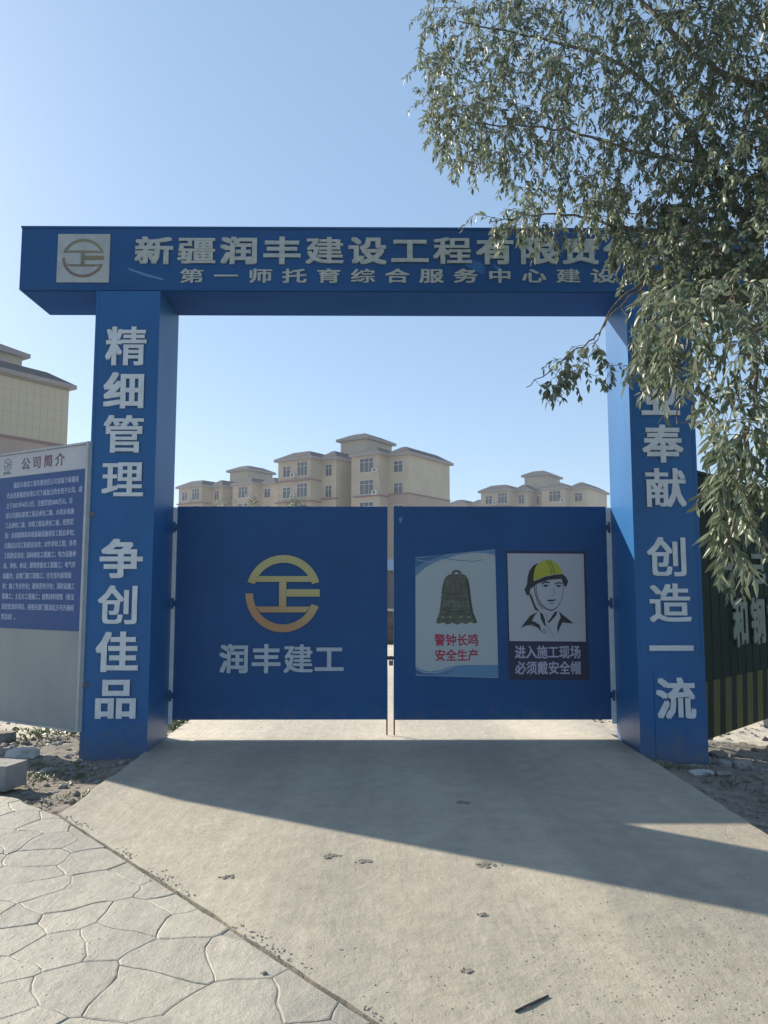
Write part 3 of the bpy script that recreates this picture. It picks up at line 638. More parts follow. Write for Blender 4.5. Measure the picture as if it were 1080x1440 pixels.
def block(name, loc, label, tower_s=8.3, tower_d=2.1, panels=False, tower=True):
    # local x = -s (facade runs to the left), local y = depth d
    ang = math.atan2(-.562, .827)
    b = empty(name, loc, ang); tag(b, label, 'apartment block', 'cream apartment blocks beyond the gate')
    def wall(s0, s1, d0, d1, z0, z1, m=TILE, n='wall'): e = MB(); e.box(-s1, -s0, d0, d1, z0, z1); return e.build(n, m, b)
    S = [(0, 3.3, 0., 11., TILE), (3.3, 7.5, -2.2, 10.6, PANELW), (7.5, 10.4, 1.2, 10.2, TILE), (10.4, 12.9, -2.2, 10.4, TILE), (12.9, 18.8, -4.6, 11.2, PANELW)]
    for i, (s0, s1, d0, d1, m) in enumerate(S):
        zt = EZ - .35 + i * .004
        if i in (0,): wall(s0, s1 + .3, d0, d1, 13.5, zt, m); wall(s0, s1 + .3, d0 + .004, d1 - .004, -.5, 13.497, PINKW)
        else: wall(s0 + .003, s1 + .3 * (i < 4), d0, d1, -.5, zt, m)
        rf = MB(); o_ = .45; rf.box(-s1 - o_, -s0 + o_, d0 - o_, d1 + o_, EZ - .36 + i * .006, EZ + i * .011)
        r = rf.build('roof', FASC, b); t_ = MB(); frustum(t_, -s1 - o_ + .06, -s0 + o_ - .06, d0 - o_ + .06, d1 + o_ - .06, EZ + i * .011, EZ + 1.05 + i * .013, 1.9); t_.build('roof_tiles', SLATE, r)
    # belts
    e = MB(); e.box(-3.25, .09, -.09, 11.09, 13.42, 13.62); e.box(-7.5, -3.2, -2.32, 0, 13.15, 13.37); e.build('belt_course', BELT, b)
    e = MB(); e.box(-18.95, -12.82, -4.95, -2.3, 15.75, 15.95); e.box(-18.95, -12.82, -4.95, -2.3, 12.8, 13.0); e.box(-12.85, -10.3, -2.42, -1.8, 13.2, 13.4); e.build('belt_course', BELT, b)
    # tower
    ts, td = tower_s, tower_d
    if tower:
        wall(ts, ts + 4.6, td, td + 6.4, EZ - 1, 22.0, TILE, 'stair_tower')
        rf = MB(); rf.box(-ts - 5.1, -ts + .5, td - .5, td + 6.9, 21.98, 22.35); r = rf.build('roof', FASC, b); t_ = MB(); frustum(t_, -ts - 5.05, -ts + .45, td - .45, td + 6.85, 22.352, 23.15, 1.7); t_.build('roof_tiles', SLATE, r)
    # windows: columns (s, depth of wall, w, h, cols)
    for fl in range(NF):
        z = EZ - 2.95 - fl * 2.95 + .35
        for (s, d, w, h, n) in ((1.7, 0., 1.5, 1.6, 2), (5.3, -2.2, 2.3, 2.0, 3), (9.9, 1.2, .7, 1.7, 1), (11.7, -2.2, 1.2, 1.7, 2), (14.4, -4.6, 1.9, 2.0, 3), (17.2, -4.6, 1.5, 1.6, 2)):
            f, g = win_mesh(w, h, n); wo = link('window', f, None, b, (-s, d - .012, z)); link('pane', g, None, wo)
        for (s, d) in ((3.9, -2.2), (15.95, -4.6)):
            e = MB(); e.box(-s - .4, -s + .4, d - .36, d - .01, z - .1, z + .5); a = e.build('air_conditioner', ACM, b)
            e = MB(); e.tube([(-s + .02, d - .372, z + .2), (-s + .02, d - .361, z + .2)], .2, 12); e.build('fan_grille', SLATE, a)
    if panels:                                # pale tiles of the gable, picked out one by one
        pm = MB(); w_, h_ = 11. / 17, .96; pm.box(0, .012, .008, w_ - .008, .008, h_ - .008); pm = pm.mesh('wall_panel', [TILE])
        gv = MB(); gv.box(0, .003, .02, 10.98, 13.64, EZ - .40); gv.build('wall_backing', GROOVE, b)
        for i in range(17):
            for j in range(5): link('wall_panel', pm, None, b, (.003, i * w_, 13.66 + j * h_))
    return b
b1 = block('apartment_block', (4.1, 98.0, 0), 'cream apartment block in the centre, tallest of those seen over the gate leaves')
b2 = block('apartment_block', (-17.6, 127.5, 0), 'cream apartment block left of the central one, partly behind the left pillar')
b3 = block('apartment_block', (37.4, 133.0, 0), 'hazy cream apartment block over the right gate leaf with a low stair tower')
b4 = block('apartment_block', (22.8, 161.0, 0), 'faint low roof of the farthest apartment block, just right of the central one', tower=False)
b5 = block('apartment_block', (-33.3, 55.8, 0), 'near apartment block with blank tiled gable rising behind the notice board', 5.2, 3.2, True)
# ------------------------------------------------------------------ foliage
def leaf_material(name, c1, c2, c3, spec=.5, rough=.42, trans=.35):
    m = bpy.data.materials.new(name); m.use_nodes = True; N = m.node_tree.nodes; L = m.node_tree.links; p = N['Principled BSDF']
    at_ = N.new('ShaderNodeAttribute'); at_.attribute_name = 'tone'; oi = N.new('ShaderNodeObjectInfo')
    ad = N.new('ShaderNodeMath'); ad.operation = 'ADD'; L.new(at_.outputs['Fac'], ad.inputs[0])
    L.new(oi.outputs['Random'], ad.inputs[1]); fr = N.new('ShaderNodeMath'); fr.operation = 'FRACT'; L.new(ad.outputs[0], fr.inputs[0])
    rp = N.new('ShaderNodeValToRGB'); rp.color_ramp.elements[0].color = (*c1, 1); rp.color_ramp.elements[1].color = (*c3, 1); el = rp.color_ramp.elements.new(.55); el.color = (*c2, 1)
    L.new(fr.outputs[0], rp.inputs[0]); p.inputs['Roughness'].default_value = rough; p.inputs['Specular IOR Level'].default_value = spec
    ge = N.new('ShaderNodeNewGeometry'); mx = N.new('ShaderNodeMixRGB'); mx.inputs[2].default_value = (.22, .26, .19, 1)
    ml = N.new('ShaderNodeMath'); ml.operation = 'MULTIPLY'; ml.inputs[1].default_value = .55; L.new(ge.outputs['Backfacing'], ml.inputs[0]); L.new(ml.outputs[0], mx.inputs[0])
    L.new(rp.outputs[0], mx.inputs[1]); L.new(mx.outputs[0], p.inputs['Base Color'])
    tr = N.new('ShaderNodeBsdfTranslucent'); L.new(mx.outputs[0], tr.inputs[0]); ms = N.new('ShaderNodeMixShader'); ms.inputs[0].default_value = trans
    L.new(p.outputs[0], ms.inputs[1]); L.new(tr.outputs[0], ms.inputs[2]); L.new(ms.outputs[0], N['Material Output'].inputs[0]); return m
LEAF = leaf_material('silvery_leaf', (.048, .078, .034), (.125, .16, .085), (.29, .325, .225))
BARK = mat('grey_brown_bark', (.10, .075, .055), .9, (.17, .135, .10), 9, 7, .015, 30, stretch=(1, 1, .3))
TWIG = mat('brown_twig', (.11, .085, .06), .85, (.16, .13, .09), 20, 3)
# leaf template: folded, curved blade along +x
def leaf_tpl(wid, curl):
    return np.array([(0, 0, 0), (.30, wid, .05 - curl * .09), (.30, 0, -.02 - curl * .09), (.30, -wid, .05 - curl * .09), (.65, wid * .8, .03 - curl * .42), (.65, 0, -.02 - curl * .42), (.65, -wid * .8, .03 - curl * .42), (1, 0, -curl)], dtype=np.float32)
LF = np.array([(0, 2, 1), (0, 3, 2), (1, 2, 4), (2, 5, 4), (2, 3, 5), (3, 6, 5), (4, 5, 7), (5, 6, 7)], dtype=np.int32)
def leaves_mesh(name, recs, material):
    """recs: list of (pos, dir, up, length, width, curl, tone)"""
    n = len(recs); V = np.zeros((n, 8, 3), np.float32); T = np.zeros((n, 8), np.float32)
    for i, (p, d, u, l, w, c, t) in enumerate(recs):
        x = d; y = u.cross(d); y.normalize(); z = x.cross(y)
        V[i] = np.array(p) + (leaf_tpl(w, c) * l) @ np.array([x, y, z]); T[i] = t
    me = bpy.data.meshes.new(name); F = (LF[None] + (np.arange(n) * 8)[:, None, None]).reshape(-1, 3)
    me.vertices.add(n * 8); me.vertices.foreach_set('co', V.reshape(-1)); me.loops.add(len(F) * 3); me.loops.foreach_set('vertex_index', F.reshape(-1))
    me.polygons.add(len(F)); me.polygons.foreach_set('loop_start', np.arange(len(F)) * 3); me.polygons.foreach_set('loop_total', np.full(len(F), 3))
    a = me.attributes.new('tone', 'FLOAT', 'POINT'); a.data.foreach_set('value', T.reshape(-1)); me.update(calc_edges=True); me.validate()
    me.materials.append(material); return me

R = random.Random(5)
def rv(k=1.0): return Vector((R.uniform(-k, k), R.uniform(-k, k), R.uniform(-k, k)))
def in_poly(x, y, P):
    c = False; n = len(P)
    for i in range(n):
        (x1, y1), (x2, y2) = P[i], P[(i + 1) % n]
        if (y1 > y) != (y2 > y) and x < (x2 - x1) * (y - y1) / (y2 - y1) + x1: c = not c
    return c
tree_base = Vector((3.55, 3.75, -.15))
tree = empty('willow_tree', tree_base); tag(tree, 'leafy tree with narrow silvery green leaves hanging over the right side of the gateway', 'tree')
limbs = []
def limb(pts, r0, r1):
    P = [Vector(p) for p in pts]; out = []; n = len(P)
    for i in range(n - 1):       # Catmull-Rom
        p0, p1, p2, p3 = P[max(i - 1, 0)], P[i], P[i + 1], P[min(i + 2, n - 1)]
        for k in range(7):
            t = k / 7; q = .5 * ((2 * p1) + (p2 - p0) * t + (2 * p0 - 5 * p1 + 4 * p2 - p3) * t * t + (3 * p1 - p0 - 3 * p2 + p3) * t ** 3)
            out.append(q + rv(.012))
    out.append(P[-1]); m = len(out); rr = [r0 + (r1 - r0) * (i / (m - 1)) ** .8 for i in range(m)]
    limbs.append((out, rr)); return out
T0 = tree_base; T1 = Vector((3.45, 3.8, 1.6)); T2 = Vector((3.30, 3.9, 2.9)); T3 = Vector((3.25, 4.0, 4.2)); T4 = Vector((3.35, 4.1, 5.8))
limb([T0, T1, T2, T3, T4], .17, .07)
limb([T2, at(1085, 330, 4.1), at(1000, 235, 4.4), at(945, 150, 4.7), at(860, 85, 5.0), at(740, 50, 5.3), at(640, 28, 5.5)], .036, .004)
limb([T2, at(1100, 400, 4.1), at(990, 345, 4.4), at(880, 320, 4.7), at(780, 300, 4.9), at(690, 312, 5.1)], .026, .003)
limb([T3, at(1060, 120, 4.3), at(960, 60, 4.5), at(860, -30, 4.9), at(700, -60, 5.3)], .032, .005)
limb([at(1000, 235, 4.4), at(900, 215, 4.6), at(780, 180, 4.9), at(660, 170, 5.3), at(600, 130, 5.4)], .014, .003)
limb([T2, at(1090, 450, 3.5), at(1062, 560, 3.2), at(1040, 680, 3.05), at(1020, 780, 3.0)], .016, .003)
limb([T2, at(1060, 420, 3.9), at(985, 440, 3.9), at(955, 520, 3.85), at(950, 600, 3.8)], .013, .003)
limb([at(1000, 345, 4.4), at(930, 380, 4.5), at(868, 425, 4.6), at(838, 472, 4.62), at(800, 500, 4.62), at(740, 545, 4.6)], .011, .0025)
limb([at(1000, 345, 4.4), at(925, 390, 4.45), at(872, 430, 4.5), at(840, 478, 4.5), at(822, 520, 4.5)], .009, .0025)
limb([T3, Vector((2.6, 3.2, 4.6)), Vector((2.0, 2.4, 4.6)), Vector((1.6, 1.8, 4.3))], .05, .01)
limb([T3, Vector((4.3, 3.4, 5.0)), Vector((5.2, 3.0, 5.3))], .05, .012)
limb([T4, Vector((3.0, 4.8, 6.6)), Vector((2.4, 5.4, 7.0))], .05, .01)
limb([T3, Vector((4.2, 5.0, 4.8)), Vector((4.7, 5.8, 4.6))], .045, .01)
limb([T4, Vector((3.8, 3.8, 7.0)), Vector((4.2, 3.5, 7.8))], .05, .01)
main_r = [limbs[0]]
e = MB(); e.tube(*limbs[0], n=12); e.build('trunk', BARK, tree, -tree_base)
NODES = np.array([p for (P, r) in limbs for p in P]); NN = [NODES]
extra_nodes = []
anchors = []
def scatter(poly, n, df, jit, leafl, density=20, spray=.42):
    x0 = min(p[0] for p in poly); x1 = max(p[0] for p in poly); y0 = min(p[1] for p in poly); y1 = max(p[1] for p in poly); k = 0
    while k < n:
        x, y = R.uniform(x0, x1), R.uniform(y0, y1)
        if not in_poly(x, y, poly): continue
        k += 1; anchors.append((at(x, y, df(x, y) + R.uniform(-jit, jit)), leafl, density, spray))
dA = lambda x, y: 5.45 - max(0, min(1, (x - 600) / 480)) * 1.35 + (max(0, x - 1080) / 300) * -.2
main_poly = [(600, -20), (585, 60), (600, 105), (592, 165), (625, 225), (690, 255), (740, 285), (790, 315), (850, 345), (880, 385), (900, 400), (960, 440), (1400, 520), (1400, -260), (760, -260), (640, -150)]
scatter(main_poly, 2100, dA, .5, .042, 25, .31)
scatter([(600, 20), (580, 90), (590, 160), (640, 230), (720, 250), (800, 200), (800, 0), (620, 0)], 200, lambda x, y: 5.35, .25, .042, 22, .30)
scatter([(800, 260), (860, 230), (1080, 230), (1080, 430), (950, 430), (880, 370)], 210, dA, .4, .046, 24, .30)
scatter([(840, -20), (1090, -20), (1090, 260), (900, 230), (820, 120)], 230, dA, .45, .044, 24, .32)
scatter([(655, 300), (720, 290), (800, 320), (790, 345), (700, 335)], 26, dA, .2, .056, 16, .26)
dB = lambda x, y: 3.75 - max(0, min(1, (x - 900) / 150)) * .55
scatter([(905, 400), (900, 490), (915, 520), (990, 530), (985, 600), (1000, 660), (1015, 800), (1045, 810), (1065, 700), (1100, 690), (1250, 700), (1300, 380)], 310, dB, .35, .052, 18, .32)
scatter([(905, 420), (890, 520), (925, 560), (985, 560), (1000, 430)], 34, lambda x, y: 3.85, .2, .056, 17, .3)
scatter([(1030, 560), (1010, 700), (1020, 820), (1050, 780), (1080, 640)], 26, lambda x, y: 3.05, .12, .075, 14, .26)
scatter([(748, 535), (780, 500), (835, 475), (868, 485), (860, 535), (820, 548), (775, 550)], 34, lambda x, y: 4.58, .12, .050, 9, .15)
scatter([(855, 470), (890, 450), (895, 500), (870, 545)], 3, lambda x, y: 4.5, .10, .055, 8, .2)
scatter([(745, 548), (760, 535), (775, 550), (760, 560)], 2, lambda x, y: 4.58, .05, .05, 6, .12)
for k in range(330):              # the crown outside the frame
    c_ = R.choice([(Vector((3.6, 4.2, 5.9)), 1.7), (Vector((4.4, 3.6, 4.6)), 1.5), (Vector((2.2, 2.4, 5.3)), 1.1), (Vector((4.4, 5.2, 4.4)), 1.1), (Vector((3.7, 3.9, 7.2)), 1.0)])
    v = rv(1)
    while v.length > 1: v = rv(1)
    anchors.append((c_[0] + v * c_[1], .07, 15, .42))
tmp = np.array([a[0] for a in anchors]); dmin = np.array([np.min(np.linalg.norm(NODES - p, axis=1)) for p in tmp])
order = np.argsort(dmin); recs = []; tw = MB(); shoots = []
cap = 20000; NB = np.zeros((cap + len(NODES), 3)); NB[:len(NODES)] = NODES; nb = len(NODES)
for oi in order:
    E_, ll, dens, spray = anchors[oi]; E_ = Vector(E_)
    # prefer to grow from nodes that lie higher and nearer the trunk
    dd = NB[:nb] - np.array(E_); dist = np.linalg.norm(dd, axis=1) + np.maximum(0, -dd[:, 2]) * .8 + .10 * np.linalg.norm(NB[:nb] - np.array(T3), axis=1)
    S_ = Vector(NB[int(np.argmin(dist))]); L_ = (E_ - S_).length
    if L_ > 2.2: continue
    mid = (S_ + E_) / 2 + Vector((0, 0, .16 * L_)) + rv(.07 * L_)
    tipd = ((E_ - mid).normalized() + Vector((0, 0, -.55)) + rv(.35)).normalized()
    P = []
    for i in range(6): t = i / 5; P.append((1 - t) ** 2 * S_ + 2 * t * (1 - t) * mid + t * t * E_)
    tail = []
    nt = 4; q = E_.copy(); d = tipd.copy()
    for i in range(nt): d = (d + Vector((0, 0, -.16)) + rv(.10)).normalized(); q = q + d * spray * .5 / nt; tail.append(q.copy())
    path = P + tail
    r0 = min(.006, .0022 + .0026 * L_); tw.tube(path, [r0 + (.0009 - r0) * i / (len(path) - 1) for i in range(len(path))], 3)
    for pnt in P[2:]:
        if nb < cap + len(NODES): NB[nb] = pnt; nb += 1
    # arclength sampling of leaves along the last part
    seg = [(path[i], path[i + 1]) for i in range(len(path) - 1)]; Ls = [(b - a).length for a, b in seg]; tot = sum(Ls)
    start = max(.04, tot - spray * 1.35)
    for j in range(dens):
        s_ = start + (tot - start) * (j + R.random() * .5) / dens; i = 0
        while i < len(Ls) - 1 and s_ > Ls[i]: s_ -= Ls[i]; i += 1
        a, b = seg[i]; ax = (b - a).normalized(); pos = a + ax * min(s_, Ls[i])
        side = ax.cross(Vector((0, 0, 1)) + rv(.5)); side = side.normalized() if side.length > 1e-3 else Vector((1, 0, 0))
        side = Matrix.Rotation(j * 2.4 + R.uniform(-.5, .5), 3, ax) @ side
        dirn = (ax * R.uniform(.35, .8) + side * R.uniform(.5, .95) + Vector((0, 0, -R.uniform(.15, .75)))).normalized()
        l = ll * R.uniform(.5, 1.35); wd = R.uniform(.13, .21) if ll > .0515 or pos.z > 3.9 else R.uniform(.18, .27)
        up = (Vector((0, 0, 1)) + rv(.9)).normalized()
        recs.append((pos + dirn * .004, dirn, up, l, wd, R.uniform(-.05, .30), R.random()))
tw.build('twig', TWIG, tree, -tree_base)
for P, r in limbs[1:]:
    e = MB(); e.tube(P, r, n=8); e.build('branch', BARK, tree, -tree_base)
# the 300 leaves that show largest are parts of their own, the rest one mass
camp = Vector((0, 0, EYE))
def inframe(p):
    c, s = math.cos(YAW), math.sin(YAW); x = p.x * c - p.y * s; y = p.x * s + p.y * c; z = p.z - EYE
    c, s = math.cos(PITCH), math.sin(PITCH); d = y * c + z * s; u = -y * s + z * c
    if d < .3: return False
    return 0 < 540 + x / d * FPX < 1080 and 0 < 720 - u / d * FPX < 1440
sc_ = sorted(range(len(recs)), key=lambda i: -(recs[i][3] / (recs[i][0] - camp).length if inframe(recs[i][0]) else 0))
big = set(sc_[:300])
shapes = [leaves_mesh('leaf', [(Vector((0, 0, 0)), Vector((1, 0, 0)), Vector((0, 0, 1)), .068, w, c, t)], LEAF) for w, c, t in ((.11, .05, 0.0), (.13, .18, .3), (.12, .28, .6), (.145, .1, .85))]
for i in big:
    p, d, u, l, w, c, t = recs[i]; y = u.cross(d).normalized(); z = d.cross(y); k = l / .068
    o = link('leaf', shapes[i % 4], None, tree); M = Matrix((d, y, z)).transposed().to_4x4(); o.matrix_local = Matrix.Translation(p - tree_base) @ M @ Matrix.Scale(k, 4)
fo = link('foliage', leaves_mesh('foliage', [recs[i] for i in range(len(recs)) if i not in big], LEAF), None, tree, -tree_base); tag(fo, kind='stuff')

# small trees beyond the gate
LEAF2 = leaf_material('far_leaf', (.035, .06, .02), (.07, .10, .035), (.12, .15, .06), trans=.25)
def far_tree(x, y, h, r, label, seed):
    rr = random.Random(seed); b = Vector((x, y, -.1)); t = empty('young_tree', b); tag(t, label, 'tree', 'young trees beyond the gate')
    e = MB(); e.tube([(0, 0, 0), (.05, 0, h * .35), (0, .05, h * .7), (.03, 0, h * .93)], [.09, .07, .045, .015], 7)
    for k in range(9):
        a = rr.uniform(0, 6.28); z0 = h * rr.uniform(.35, .75); e.tube([(0, 0, z0), (math.cos(a) * r * .5, math.sin(a) * r * .5, z0 + .35), (math.cos(a) * r * .9, math.sin(a) * r * .9, z0 + rr.uniform(.5, 1.0))], [.03, .018, .006], 5)
    e.build('trunk', BARK, t)
    rc = []; cl = [(Vector((rr.gauss(0, r * .42), rr.gauss(0, r * .42), h * rr.uniform(.48, .98))), rr.uniform(.25, .5)) for _ in range(34)]
    for c, cr in cl:
        for _ in range(60):
            v = Vector((rr.gauss(0, .5), rr.gauss(0, .5), rr.gauss(0, .5))) * cr; d = Vector((rr.uniform(-1, 1), rr.uniform(-1, 1), rr.uniform(-1, .4))).normalized()
            rc.append((c + v, d, (Vector((0, 0, 1)) + Vector((rr.uniform(-1, 1), rr.uniform(-1, 1), 0))).normalized(), rr.uniform(.08, .14), .22, .15, rr.random()))
    f = link('crown', leaves_mesh('crown', rc, LEAF2), None, t); f['kind'] = 'stuff'
p = at(331, 716, 40); far_tree(p.x, 40, 6.3, 1.5, 'young green tree whose crown shows over the middle of the left gate leaf', 3)
p = at(409, 716, 40); far_tree(p.x, 42, 6.5, .75, 'slim young tree peeping over the left gate leaf below the central apartment block', 4)

# things seen through the slit between the leaves
HUTW = mat('site_hut_wall', (.16, .13, .115), .8, (.12, .10, .09), 2, 4); HUTR = mat('site_hut_blue_roof', (.25, .36, .52), .6)
hut = empty('site_hut', (.6, 38, -.08)); tag(hut, 'low brown site hut with pale blue roof seen through the slit between gate leaves', 'hut')
e = MB(); e.box(-3.5, 3.5, 0, 4, 0, 2.35); e.build('wall', HUTW, hut)
e = MB(); e.box(-3.7, 3.7, -.3, 4.3, 2.352, 2.9); e.build('roof', HUTR, hut)
for x in (-2.2, .9, 2.2): f, g = win_mesh(1.0, 1.0, 2); w_ = link('window', f, None, hut, (x, -.012, .9)); link('pane', g, None, w_)
e = MB(); e.box(-1.0, -.1, -.04, -.002, .0, 2.0); e.build('door', STEEL, hut)
hp = link('soil_heap', rock_mesh('soil_heap', mat('dark_heap', (.05, .045, .04), .95, (.10, .09, .08), 5, 5), 11, 1.9, 1.2, .95, 4, .35, 2.0), None, None, (.9, 22, .1)); tag(hp, 'dark heap of soil on the site ground behind the gate slit', 'soil heap')

# ------------------------------------------------------------------ stones, rubble, debris
ST1 = mat('white_stone', (.46, .45, .43), .85, (.34, .33, .31), 9, 6, .01, 30); ST2 = mat('brown_stone', (.23, .19, .16), .9, (.15, .13, .115), 9, 6, .012, 26); ST3 = mat('grey_stone', (.27, .26, .25), .9, (.18, .17, .165), 12, 6, .01, 30)
def stone(px, py, sx, sy, sz, m, label, seed, rz=0, grp=None, up=.3, cat='stone'):
    p = at(px, py, z=-.06); z = ground_z(p.x, p.y)
    o = link('stone', rock_mesh('stone', m, seed, sx, sy, sz, 3, .30, 1.5), None, None, (p.x, p.y, z + sz * up), (0, 0, rz)); tag(o, label, cat, grp); return o
stone(32, 1064, .165, .10, .075, ST1, 'pale white boulder lying in the rubble below the notice board', 1, .1, 'loose stones beside the gateway')
stone(6, 1040, .13, .12, .095, ST2, 'rounded brown stone at the left edge just behind the pale boulder', 2, .4, 'loose stones beside the gateway')
stone(66, 1082, .07, .06, .035, ST3, 'small grey stone in the rubble in front of the pale boulder', 9, .9, 'loose stones beside the gateway')
stone(985, 1082, .125, .06, .04, ST1, 'flat pale slab of stone at the foot of the right pillar', 3, .05, 'loose stones beside the gateway')
stone(1044, 1070, .10, .08, .07, ST3, 'lumpy grey stone, farthest right in the pile by the hoarding', 4, .3, 'loose stones beside the gateway')
stone(1020, 1068, .10, .07, .05, ST3, 'grey stone in the middle of the pile between pillar and hoarding', 5, 1.2, 'loose stones beside the gateway')
stone(1010, 1054, .10, .08, .055, ST2, 'brown stone nearest the striped foot of the hoarding', 6, .6, 'loose stones beside the gateway')
stone(1017, 1082, .075, .045, .025, ST3, 'thin flat grey stone in front of the pile by the hoarding', 7, .1, 'loose stones beside the gateway')
kb = MB(); kb.box(-.30, .0, -.12, .12, 0, .19); kb.bevel(.012, 2); p = at(12, 1110, z=-.03)
k_ = kb.build('kerb_block', mat('kerb_concrete', (.30, .29, .27), .9, (.22, .21, .20), 8, 6, .006, 40), None, (p.x, p.y + .12, -.05), (0, 0, -.25)); tag(k_, 'grey concrete kerb block standing at the left edge of the paving', 'kerb block')
# gravel and clods
rg = random.Random(3); gb = MB()
base = bmesh.new(); bmesh.ops.create_icosphere(base, subdivisions=1, radius=1); bv = [v.co.copy() for v in base.verts]; bf = [[v.index for v in f.verts] for f in base.faces]; base.free()
def clods(name, pts, m, label):
    V = []; F = []
    for (x, y, z, r) in pts:
        s = len(V); q = Matrix.Rotation(rg.uniform(0, 6.28), 3, 'Z'); sx, sy, sz = r * rg.uniform(.7, 1.3), r * rg.uniform(.7, 1.3), r * rg.uniform(.35, .8)
        for v in bv:
            w = q @ Vector((v.x * sx * rg.uniform(.75, 1.2), v.y * sy * rg.uniform(.75, 1.2), v.z * sz)); V.append((x + w.x, y + w.y, z + w.z + sz * .3))
        F += [[a + s for a in f] for f in bf]
    me = bpy.data.meshes.new(name); me.from_pydata(V, [], F); o = link(name, me, m); tag(o, label, kind='stuff'); return o
pts = []
while len(pts) < 3900:
    x, y = rg.uniform(-5, 5.5), rg.uniform(4.0, 11.5)
    if in_pave(x, y) or (SL_X0 < x < SL_X1): continue
    if y > 8.2 and rg.random() < .6: continue
    if noise.noise(Vector((x * 1.7, y * 1.7, 4))) + rg.uniform(-.35, .35) < -.05: continue
    pts.append((x, y, ground_z(x, y), rg.choice((.006, .009, .012, .016, .024, .036)) * rg.uniform(.7, 1.3)))
clods('rubble', pts[:2500], ST2, 'brown clods and rubble scattered over the dirt'); clods('gravel', pts[2500:], ST3, 'grey gravel scattered over the dirt')
pts = []
for _ in range(750):          # crumbs along the diagonal joint and the slab edges
    t = rg.uniform(.1, 5.6); o_ = rg.gauss(.0, .022); q = J0 + JD * t + Vector((-JD.y, JD.x)) * (o_ + .02)
    if noise.noise(Vector((t * 2.2, 0, 0))) < -.05: continue
    pts.append((q.x, q.y, .001, rg.uniform(.0015, .0065)))
for _ in range(420): x, y = rg.uniform(-2, 2.4), rg.uniform(2.4, 15); pts.append((x, y, .001, rg.uniform(.001, .005))) if slab_side(x, y) < 0 else None
for _ in range(500):
    x, y = rg.gauss(1.25, .5), rg.gauss(3.15, .3)
    if slab_side(x, y) < 0: pts.append((x, y, .001, rg.uniform(.001, .0045)))
clods('grit', pts, JOINT, 'dark grit scattered on the concrete and along the diagonal joint')
# flat lumps of dried mud
MUD = mat('dried_mud', (.13, .115, .092), .95, (.26, .235, .19), 30, 6, .008, 60)
for (px, py, wx, lab, sd) in ((651, 1129, .10, 'dark lump of dried mud in the shade in front of the gate slit', 1), (688, 1216, .12, 'dark patch of mud at the edge of the long shadow', 2), (466, 1204, .10, 'larger pale brown footprint shaped mud lump left of centre', 3), (512, 1211, .08, 'smaller pale brown mud lump just right of the larger one', 4), (321, 1233, .065, 'flat square clod of mud on the sunny slab at left', 5), (680, 1287, .05, 'small round clod on the sunny slab below the shadow edge', 6), (655, 1366, .055, 'small hollow looking clod low in the picture left of the stick', 7), (372, 1369, .022, 'tiny black pebble on the stamped flagstones', 8)):
    p = at(px, py, z=0); mm = MB(); rr = random.Random(sd)
    for k in range(26):
        cx, cy = rr.gauss(0, wx * .24), rr.gauss(0, wx * .15); r = wx * rr.uniform(.06, .26); n = 7
        hh = rr.uniform(.001, .004) * (1.6 if wx < .04 else 1)
        lo = [mm.bm.verts.new((cx + math.cos(a) * r * rr.uniform(.8, 1.2), cy + math.sin(a) * r * rr.uniform(.8, 1.2), -.003)) for a in np.linspace(0, 6.283, n + 1)[:-1]]
        hi = [mm.bm.verts.new((cx + (v.co.x - cx) * .62, cy + (v.co.y - cy) * .62, hh * rr.uniform(.7, 1.2))) for v in lo]
        mm.bm.faces.new(hi)
        for i in range(n): mm.bm.faces.new((lo[i], lo[(i + 1) % n], hi[(i + 1) % n], hi[i]))
    o = mm.build('mud_lump', MUD, None, (p.x, p.y, .0015)); tag(o, lab, 'mud lump', 'lumps of dried mud on the concrete')
a, b = at(724.5, 1422, z=.0045), at(771, 1400, z=.0045); sk = MB()
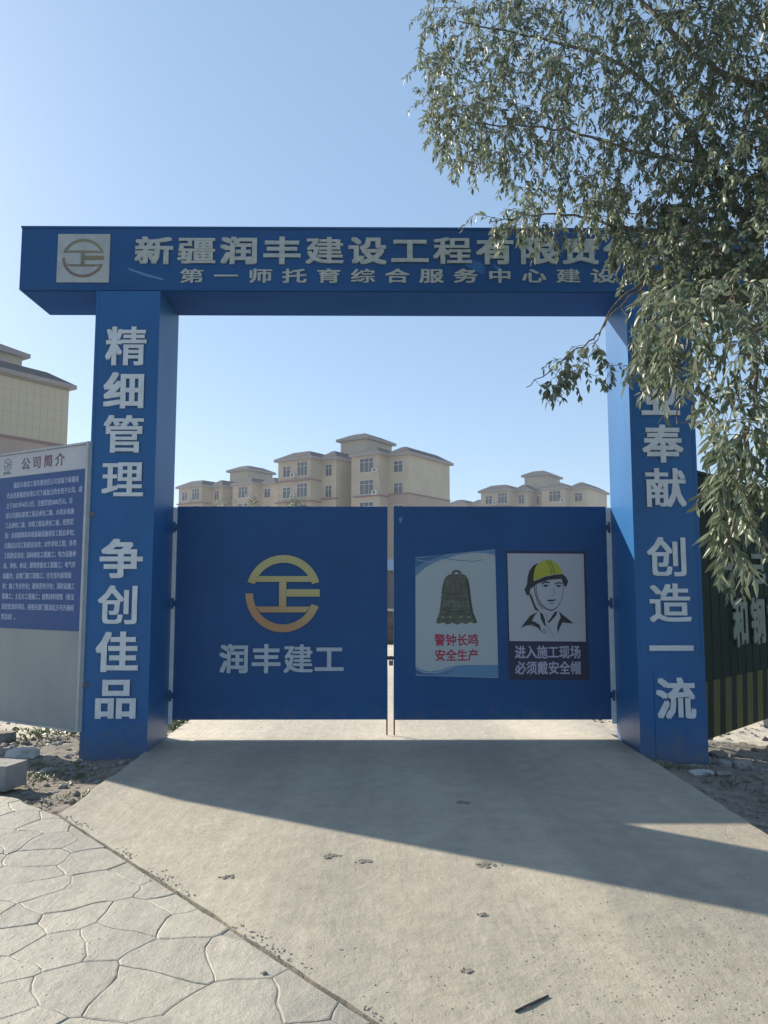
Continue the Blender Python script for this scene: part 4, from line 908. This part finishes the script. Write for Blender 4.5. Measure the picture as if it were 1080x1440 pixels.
sk.tube([a, a.lerp(b, .35) + Vector((.002, -.002, .002)), a.lerp(b, .7), b], [.0045, .0052, .005, .0038], 7); o = sk.build('stick', mat('dark_stick', (.05, .042, .035), .85, (.09, .075, .06), 40, 3)); tag(o, 'short dark stick lying on the concrete near the bottom edge', 'stick')
# weeds
WEED = leaf_material('weed_leaf', (.05, .075, .025), (.09, .12, .04), (.17, .18, .08), trans=.2)
rc = []
def weeds(cx, cy, sx, sy, n, h):
    for _ in range(int(n * .6)):
        x, y = rg.gauss(cx, sx), rg.gauss(cy, sy)
        if in_pave(x, y) or SL_X0 - .01 < x < SL_X1 + .01: continue
        z = ground_z(x, y)
        for k in range(5):
            d = Vector((rg.uniform(-1, 1), rg.uniform(-1, 1), rg.uniform(.3, 1.3))).normalized(); rc.append((Vector((x, y, z + rg.uniform(0, h * .4))), d, Vector((rg.uniform(-.6, .6), rg.uniform(-.6, .6), 1)).normalized(), h * rg.uniform(.4, 1.0), .16, .3, rg.random()))
for q in ((70, 1030, .35, .25, 240, .07), (60, 1090, .25, .12, 200, .045), (35, 1078, .2, .1, 120, .04), (110, 1125, .15, .12, 70, .035), (246, 1022, .12, .25, 160, .09), (1020, 1092, .15, .10, 60, .04), (950, 1078, .2, .08, 90, .04)):
    p = at(q[0], q[1], z=-.06); weeds(p.x, p.y, *q[2:])
weeds(-2.5, 9.3, .35, .6, 200, .10)
o = link('weeds', leaves_mesh('weeds', rc, WEED)); tag(o, 'low green weeds among the rubble beside the gateway', kind='stuff')

hz = MB(); hz.box(-160, 160, -12, 215, -1.6, 25.5); hm = bpy.data.materials.new('haze'); hm.use_nodes = True
hn = hm.node_tree; hn.nodes.remove(hn.nodes['Principled BSDF']); pv = hn.nodes.new('ShaderNodeVolumePrincipled'); pv.inputs['Color'].default_value = (.86, .91, 1, 1); pv.inputs['Density'].default_value = .0011
hn.links.new(pv.outputs[0], hn.nodes['Material Output'].inputs['Volume'])
hzo = hz.build('haze', hm); tag(hzo, 'thin pale haze in the air', kind='stuff')
